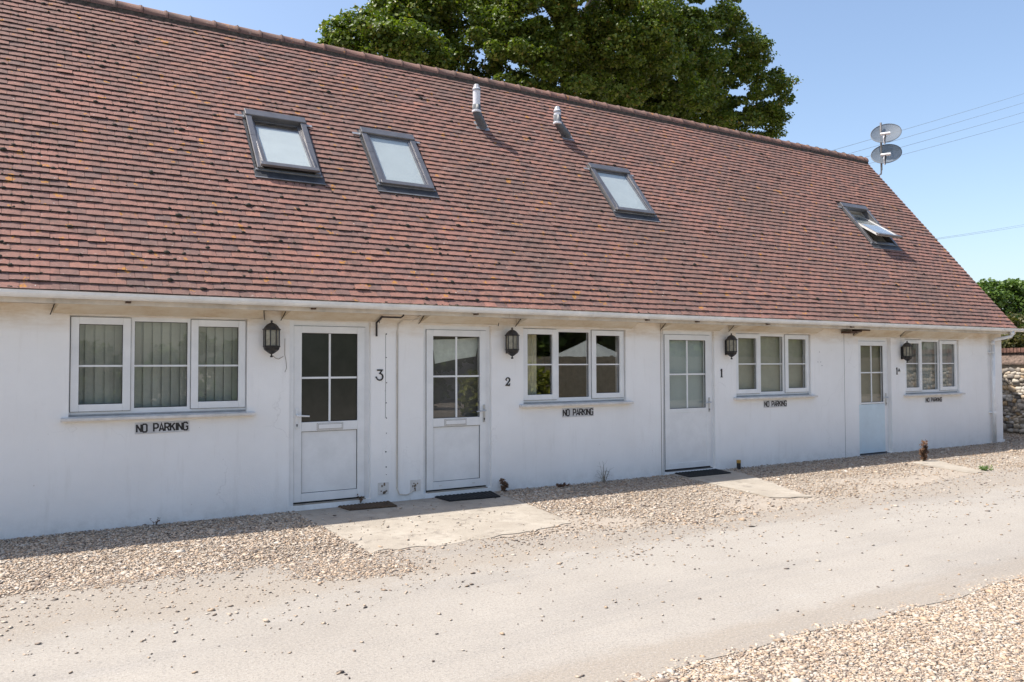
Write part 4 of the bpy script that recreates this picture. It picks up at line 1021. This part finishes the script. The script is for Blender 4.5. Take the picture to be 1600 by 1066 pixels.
while X < 30: q.box(X, X+.066, YW+.10, YW+.32, 1.88, 1.985+random.uniform(-.005, .005)); X += .078
o = q.build('coping_bricks', M['brick']); o.location = -root.location; o.parent = root
BV, BF = hull([(sx*a_, sy*b_, sz*c_) for sx in (-1, 1) for sy in (-1, 1) for sz in (-1, 1) for a_, b_, c_ in ((1, .55, .62), (.66, .6, 1), (.6, 1, .6))])
pts_ = []; z_ = .05
while z_ < 1.50:
    X = 17.3+random.random()*.1; rh = random.uniform(.05, .10)
    while X < 29.8: wd = random.uniform(.06, .17); pts_.append((X+wd/2, z_+rh/2+random.gauss(0, .012), wd*.56, rh*.60)); X += wd*1.03
    z_ += rh*.98
n = len(pts_); nv = len(BV); V = np.repeat(BV[None], n, 0)*(1+rng.normal(0, .10, (n, nv, 1))); pa = np.array(pts_)
V *= np.stack([pa[:, 2], rng.uniform(.05, .10, n), pa[:, 3]], 1)[:, None]
an = rng.normal(0, .25, n); c_, s_ = np.cos(an), np.sin(an); X_, Z_ = V[..., 0]*c_[:, None]-V[..., 2]*s_[:, None], V[..., 0]*s_[:, None]+V[..., 2]*c_[:, None]; V[..., 0] = X_; V[..., 2] = Z_
V += np.stack([pa[:, 0], np.full(n, YW+.035), pa[:, 1]], 1)[:, None]; V -= np.array([21, YW, 0])
mm = attr_stone_mat('flint_rubble', [(0, (.10, .09, .085)), (.25, (.27, .23, .19)), (.5, (.44, .37, .28)), (.7, (.52, .49, .44)), (.86, (.42, .28, .14)), (1, (.60, .58, .54))])
mesh_np('rubble_stones', V.reshape(-1, 3), (BF[None]+(np.arange(n)*nv)[:, None, None]).reshape(-1, 3), mm, np.repeat(rng.uniform(0, 1, n), nv), parent=root)

root.location = (19.5, 5.26, 0); root.rotation_euler = (0, 0, -math.pi/2)
# ------------------------------------------------------------------ trees
def leaf_cloud(name, clumps, per, size, mat, parent, seed, shell=.62, droop=.25):
    g_ = np.random.default_rng(seed); C_ = np.array([c[:3] for c in clumps]); Rr = np.array([c[3:6] for c in clumps]); n = len(clumps)*per
    idx = np.repeat(np.arange(len(clumps)), per)
    d = g_.normal(0, 1, (n, 3)); d /= np.linalg.norm(d, axis=1)[:, None]
    f = shell+(1-shell)*g_.random(n)**.7; f = np.where(g_.random(n) < .14, f*g_.uniform(1.0, 1.45, n), f)
    P = C_[idx]+d*Rr[idx]*f[:, None]
    # leaf frames: mostly facing outward and upward
    nr = d*.6+np.array([0, 0, .7])+g_.normal(0, .6, (n, 3)); nr /= np.linalg.norm(nr, axis=1)[:, None]
    a = np.cross(nr, g_.normal(0, 1, (n, 3))); a /= np.linalg.norm(a, axis=1)[:, None]; b_ = np.cross(nr, a)
    s = (size*g_.uniform(.65, 1.3, n))[:, None]
    # five-point lobed leaf folded along its midrib: 7 vertices, 2 polygons of 5
    tip = P+a*s; base = P-a*s*.55; l1 = P-a*s*.15+b_*s*.75+nr*s*.18; l2 = P+a*s*.45+b_*s*.42+nr*s*.10; r1_ = P-a*s*.15-b_*s*.75+nr*s*.18; r2 = P+a*s*.45-b_*s*.42+nr*s*.10
    V = np.stack([base, tip, l1, l2, r1_, r2], 1).reshape(-1, 3)
    Fq = np.array([[0, 1, 3, 2], [0, 4, 5, 1]])
    Fa = (Fq[None]+(np.arange(n)*6)[:, None, None]).reshape(-1, 4)
    return mesh_np(name, V, Fa, mat, parent=parent)
def limbs(mb, p0, p1, r0_, depth, spread, rnd, out):
    mid = p0.lerp(p1, .5)+Vector((rnd.gauss(0, 1), rnd.gauss(0, 1), rnd.gauss(0, .5)))*(p1-p0).length*.07
    mb.tube([p0, mid, p1], [r0_, r0_*.82, r0_*.62], 7); out.append((mid, p1))
    if depth == 0: return
    for k in range(3 if depth > 1 else 3):
        st_ = mid.lerp(p1, rnd.uniform(.2, 1)); d = (p1-p0).normalized()*rnd.uniform(.6, 1.)+Vector((rnd.gauss(0, 1), rnd.gauss(0, 1), rnd.gauss(.15, .6)))*spread
        limbs(mb, st_, st_+d.normalized()*(p1-p0).length*rnd.uniform(.55, .8), r0_*.55, depth-1, spread, rnd, out)
def inside(p, ell):
    return any(((p[0]-e[0])/e[3])**2+((p[1]-e[1])/e[4])**2+((p[2]-e[2])/e[5])**2 <= 1 for e in ell)
def tree(name, loc, ell, nclump, per, csize, lsize, mat, lb, seed, cat='tree', trunk=True, dep=3, tr=.32, inner=.55):
    rnd = random.Random(seed); root = empty(name, loc); o0 = Vector(loc)
    if trunk:
        mb = MB(); out = []; fork = Vector((0, 0, ell[0][2]-loc[2]-ell[0][5]*.75)); mb.tube([(0, 0, -.3), (.05, 0, fork.z*.5), fork], [tr*1.35, tr*1.05, tr*.95], 12)
        for k in range(6):
            a = k*1.05+rnd.random(); d = Vector((math.cos(a)*.75, math.sin(a)*.75, rnd.uniform(.7, 1.2))).normalized()
            limbs(mb, fork-Vector((0, 0, .1)), fork+d*ell[0][3]*rnd.uniform(.55, .75), tr*.55, dep, .45, rnd, out)
        o = mb.build('trunk', M['bark'], smooth=True); o.parent = root
    cl_ = []; tries = 0
    while len(cl_) < nclump and tries < 400000:
        tries += 1; e = rnd.choice(ell)
        d = Vector((rnd.gauss(0, 1), rnd.gauss(0, 1), rnd.gauss(0, 1))).normalized(); f = rnd.uniform(inner, 1.0)**.6
        p = (e[0]+d.x*e[3]*f, e[1]+d.y*e[4]*f, e[2]+d.z*e[5]*f)
        deep = sum(1 for q_ in ell if ((p[0]-q_[0])/q_[3])**2+((p[1]-q_[1])/q_[4])**2+((p[2]-q_[2])/q_[5])**2 < .45)
        if deep and rnd.random() < .75: continue
        s = csize*rnd.uniform(.55, 1.35); cl_.append((p[0]-o0.x, p[1]-o0.y, p[2]-o0.z, s*rnd.uniform(.9, 1.4), s*rnd.uniform(.9, 1.4), s*rnd.uniform(.5, .8)))
    o = leaf_cloud('crown', cl_, per, lsize, mat, root, seed)
    return tag(root, lb, cat)
YT = 15.
def E_(pxx, pyy, rx, rz, dy=0, ry=None):
    c = at(pxx, pyy, YT+dy); sc = (Vector((c.x, c.y, c.z))-CAM).dot(fw)/F; return (c.x, c.y, c.z, rx*sc*1.0, (ry or rx)*sc*.9, rz*sc)
ell = [E_(880, -60, 235, 175), E_(700, 60, 110, 80, -1), E_(600, 88, 96, 52, -2), E_(1060, 10, 95, 110, 1), E_(1120, 75, 75, 60, -1), E_(1150, 140, 88, 68, 0), E_(1020, 150, 110, 85, -2), E_(900, 110, 130, 90, -3), E_(780, 120, 110, 70, -2.5), E_(660, -20, 70, 60, 0), E_(1170, 185, 60, 38, 0), E_(540, 90, 40, 18, -2), E_(880, 10, 120, 60, -3), E_(980, 60, 90, 60, -4), E_(1050, 80, 80, 80, -2), E_(960, 150, 70, 40, 2), E_(893, 112, 60, 50, -3), E_(830, 40, 80, 60, -3), E_(1030, 165, 60, 45, -1), E_(1080, 175, 60, 40, 0), E_(960, 120, 70, 50, -2), E_(660, 40, 60, 40, -1), E_(632, 12, 48, 34, 0)]
c = at(900, 560, YT)
tree('sycamore_tree', (c.x, YT, 0), ell, 1750, 205, .33, .068, M['leaf'], 'large broad green sycamore rising behind the tiled roof', 21, dep=4, tr=.5, inner=.5)
# foliage beyond the rubble wall
YT = 13.
c = at(1566, 570, YT); e2 = [E_(1570, 480, 40, 42), E_(1600, 475, 34, 38, 1), E_(1545, 468, 22, 26, 0), E_(1640, 480, 40, 40, 1), E_(1590, 520, 40, 30, 0)]
tree('bushy_tree', (c.x, YT, 0), e2, 170, 150, .42, .10, M['leaf2'], 'bright green bushy tree beyond the rubble wall at the right edge', 31, dep=2, tr=.2)
YT = 8.
c = at(1600, 570, YT); e3 = [E_(1605, 535, 50, 45), E_(1640, 530, 50, 50), E_(1580, 545, 22, 22)]
tree('olive_shrub', (c.x, YT, 0), e3, 110, 150, .28, .07, M['leaf3'], 'olive brown shrub just behind the brick coped rubble wall', 41, dep=2, tr=.1, cat='shrub')

# ------------------------------------------------------------------ the far side of the yard (seen only as reflections in the panes)
def mir(x, y, d): p = at(x, y, d); return Vector((p.x, -d, p.z))
a0 = mir(760, 557, 17); a1 = mir(1640, 557, 17)
root = empty('timber_fence', (a0.x, -17, 0)); q = MB(); X = 0
while X < 42: q.box(X, X+.14, -.01, .01, .05, 1.95+.01*math.sin(X*7)); X += .148
o = q.build('fence_boards', M['fence']); o.parent = root
X = 0
while X < 42: q = MB(); q.box(X, X+.09, -.13, -.02, -.1, 2.0); o = q.build('fence_post', M['fence']); o.parent = root; X += 3.0
tag(root, 'brown close-boarded timber fence on the far side of the yard', 'fence')
def hedge(x0, x1, y0, y1, h, mat, lb, nc, per, ls, seed, name='hedge'):
    root = empty(name, ((x0+x1)/2, (y0+y1)/2, 0)); rn = random.Random(seed)
    cl_ = [(rn.uniform(x0, x1)-root.location.x, rn.uniform(y0, y1)-root.location.y, rn.uniform(.1, h-.25), rn.uniform(.35, .7), rn.uniform(.3, .5), rn.uniform(.3, .5)) for _ in range(nc)]
    o = leaf_cloud('foliage', cl_, per, ls, mat, root, seed, shell=.4); return tag(root, lb, 'hedge')
hh = mir(822, 577, 13); hj = mir(860, 577, 13)
hedge(hh.x-1.5, hj.x, -14.0, -13.0, 1.55, M['yleaf'], 'golden green clipped hedge across the yard, mirrored in the clear window', 60, 160, .09, 51)
hedge(-14, mir(672, 560, 17).x+1, -18.2, -17, 2.6, M['leaf2'], 'tall dark hedge across the yard, facing doors 3 and 2', 220, 130, .13, 52)
pc = mir(922, 531, 20); root = empty('parasol', (pc.x, -20, 0)); rr_ = (mir(970, 558, 20).x-mir(873, 558, 20).x)/2; ze = mir(922, 558, 20).z; zt = pc.z
q = MB(); n = 8; ring_ = [(rr_*math.cos(k*2*math.pi/n), rr_*math.sin(k*2*math.pi/n), ze) for k in range(n)]
for k in range(n):
    q.face([(0, 0, zt), ring_[k], ring_[(k+1) % n]]); q.face([ring_[k], ring_[(k+1) % n], (ring_[(k+1) % n][0], ring_[(k+1) % n][1], ze-.15), (ring_[k][0], ring_[k][1], ze-.15)])
o = q.build('canopy', M['canvas']); o.parent = root; q = MB(); q.tube([(0, 0, 0), (0, 0, zt)], .03, 8); o = q.build('pole', M['fence']); o.parent = root
tag(root, 'open cream parasol behind the fence, mirrored in the clear window', 'parasol')
h0, h1 = mir(676, 527, 26), mir(748, 527, 26)
root = empty('white_house', ((h0.x+h1.x)/2, -26, 0)); wx = (h1.x-h0.x)/2
q = MB(); q.box(-wx, wx, -7, 0, -.1, h0.z); o = q.build('wall', M['render']); o.parent = root
q = MB(); q.add([(-wx-.3, .3, h0.z), (wx+.3, .3, h0.z), (wx+.3, -7.3, h0.z), (-wx-.3, -7.3, h0.z), (-wx-.3, -3.5, h0.z+2.6), (wx+.3, -3.5, h0.z+2.6)], [(0, 1, 5, 4), (3, 4, 5, 2), (0, 4, 3), (1, 2, 5), (0, 3, 2, 1)])
o = q.build('roof', M['ridge']); o.parent = root
tag(root, 'white rendered house across the yard, mirrored in the glass of door 2', 'house')
for k, (xx, yy, hgt, rr0) in enumerate(((-6, -24, 8, 3.6), (14.5, -25, 7.5, 3.2), (24, -26, 9, 4.0), (36, -25, 8.5, 4.0), (50, -27, 9, 4.5))):
    e_ = [(xx, yy, hgt*.62, rr0, rr0, hgt*.36), (xx+1.5, yy, hgt*.45, rr0*.8, rr0*.8, hgt*.28), (xx-1.6, yy+.5, hgt*.42, rr0*.8, rr0*.8, hgt*.26)]
    lbs = ['round green tree beyond the tall dark hedge', 'green tree behind the timber fence, nearest its left end', 'broad tree behind the middle of the timber fence', 'green tree behind the right part of the timber fence', 'farthest large tree behind the timber fence']
    tree('garden_tree', (xx, yy, 0), e_, 90, 110, 1.0, .26, M['leaf2'], lbs[k], 60+k, dep=1, tr=.25)
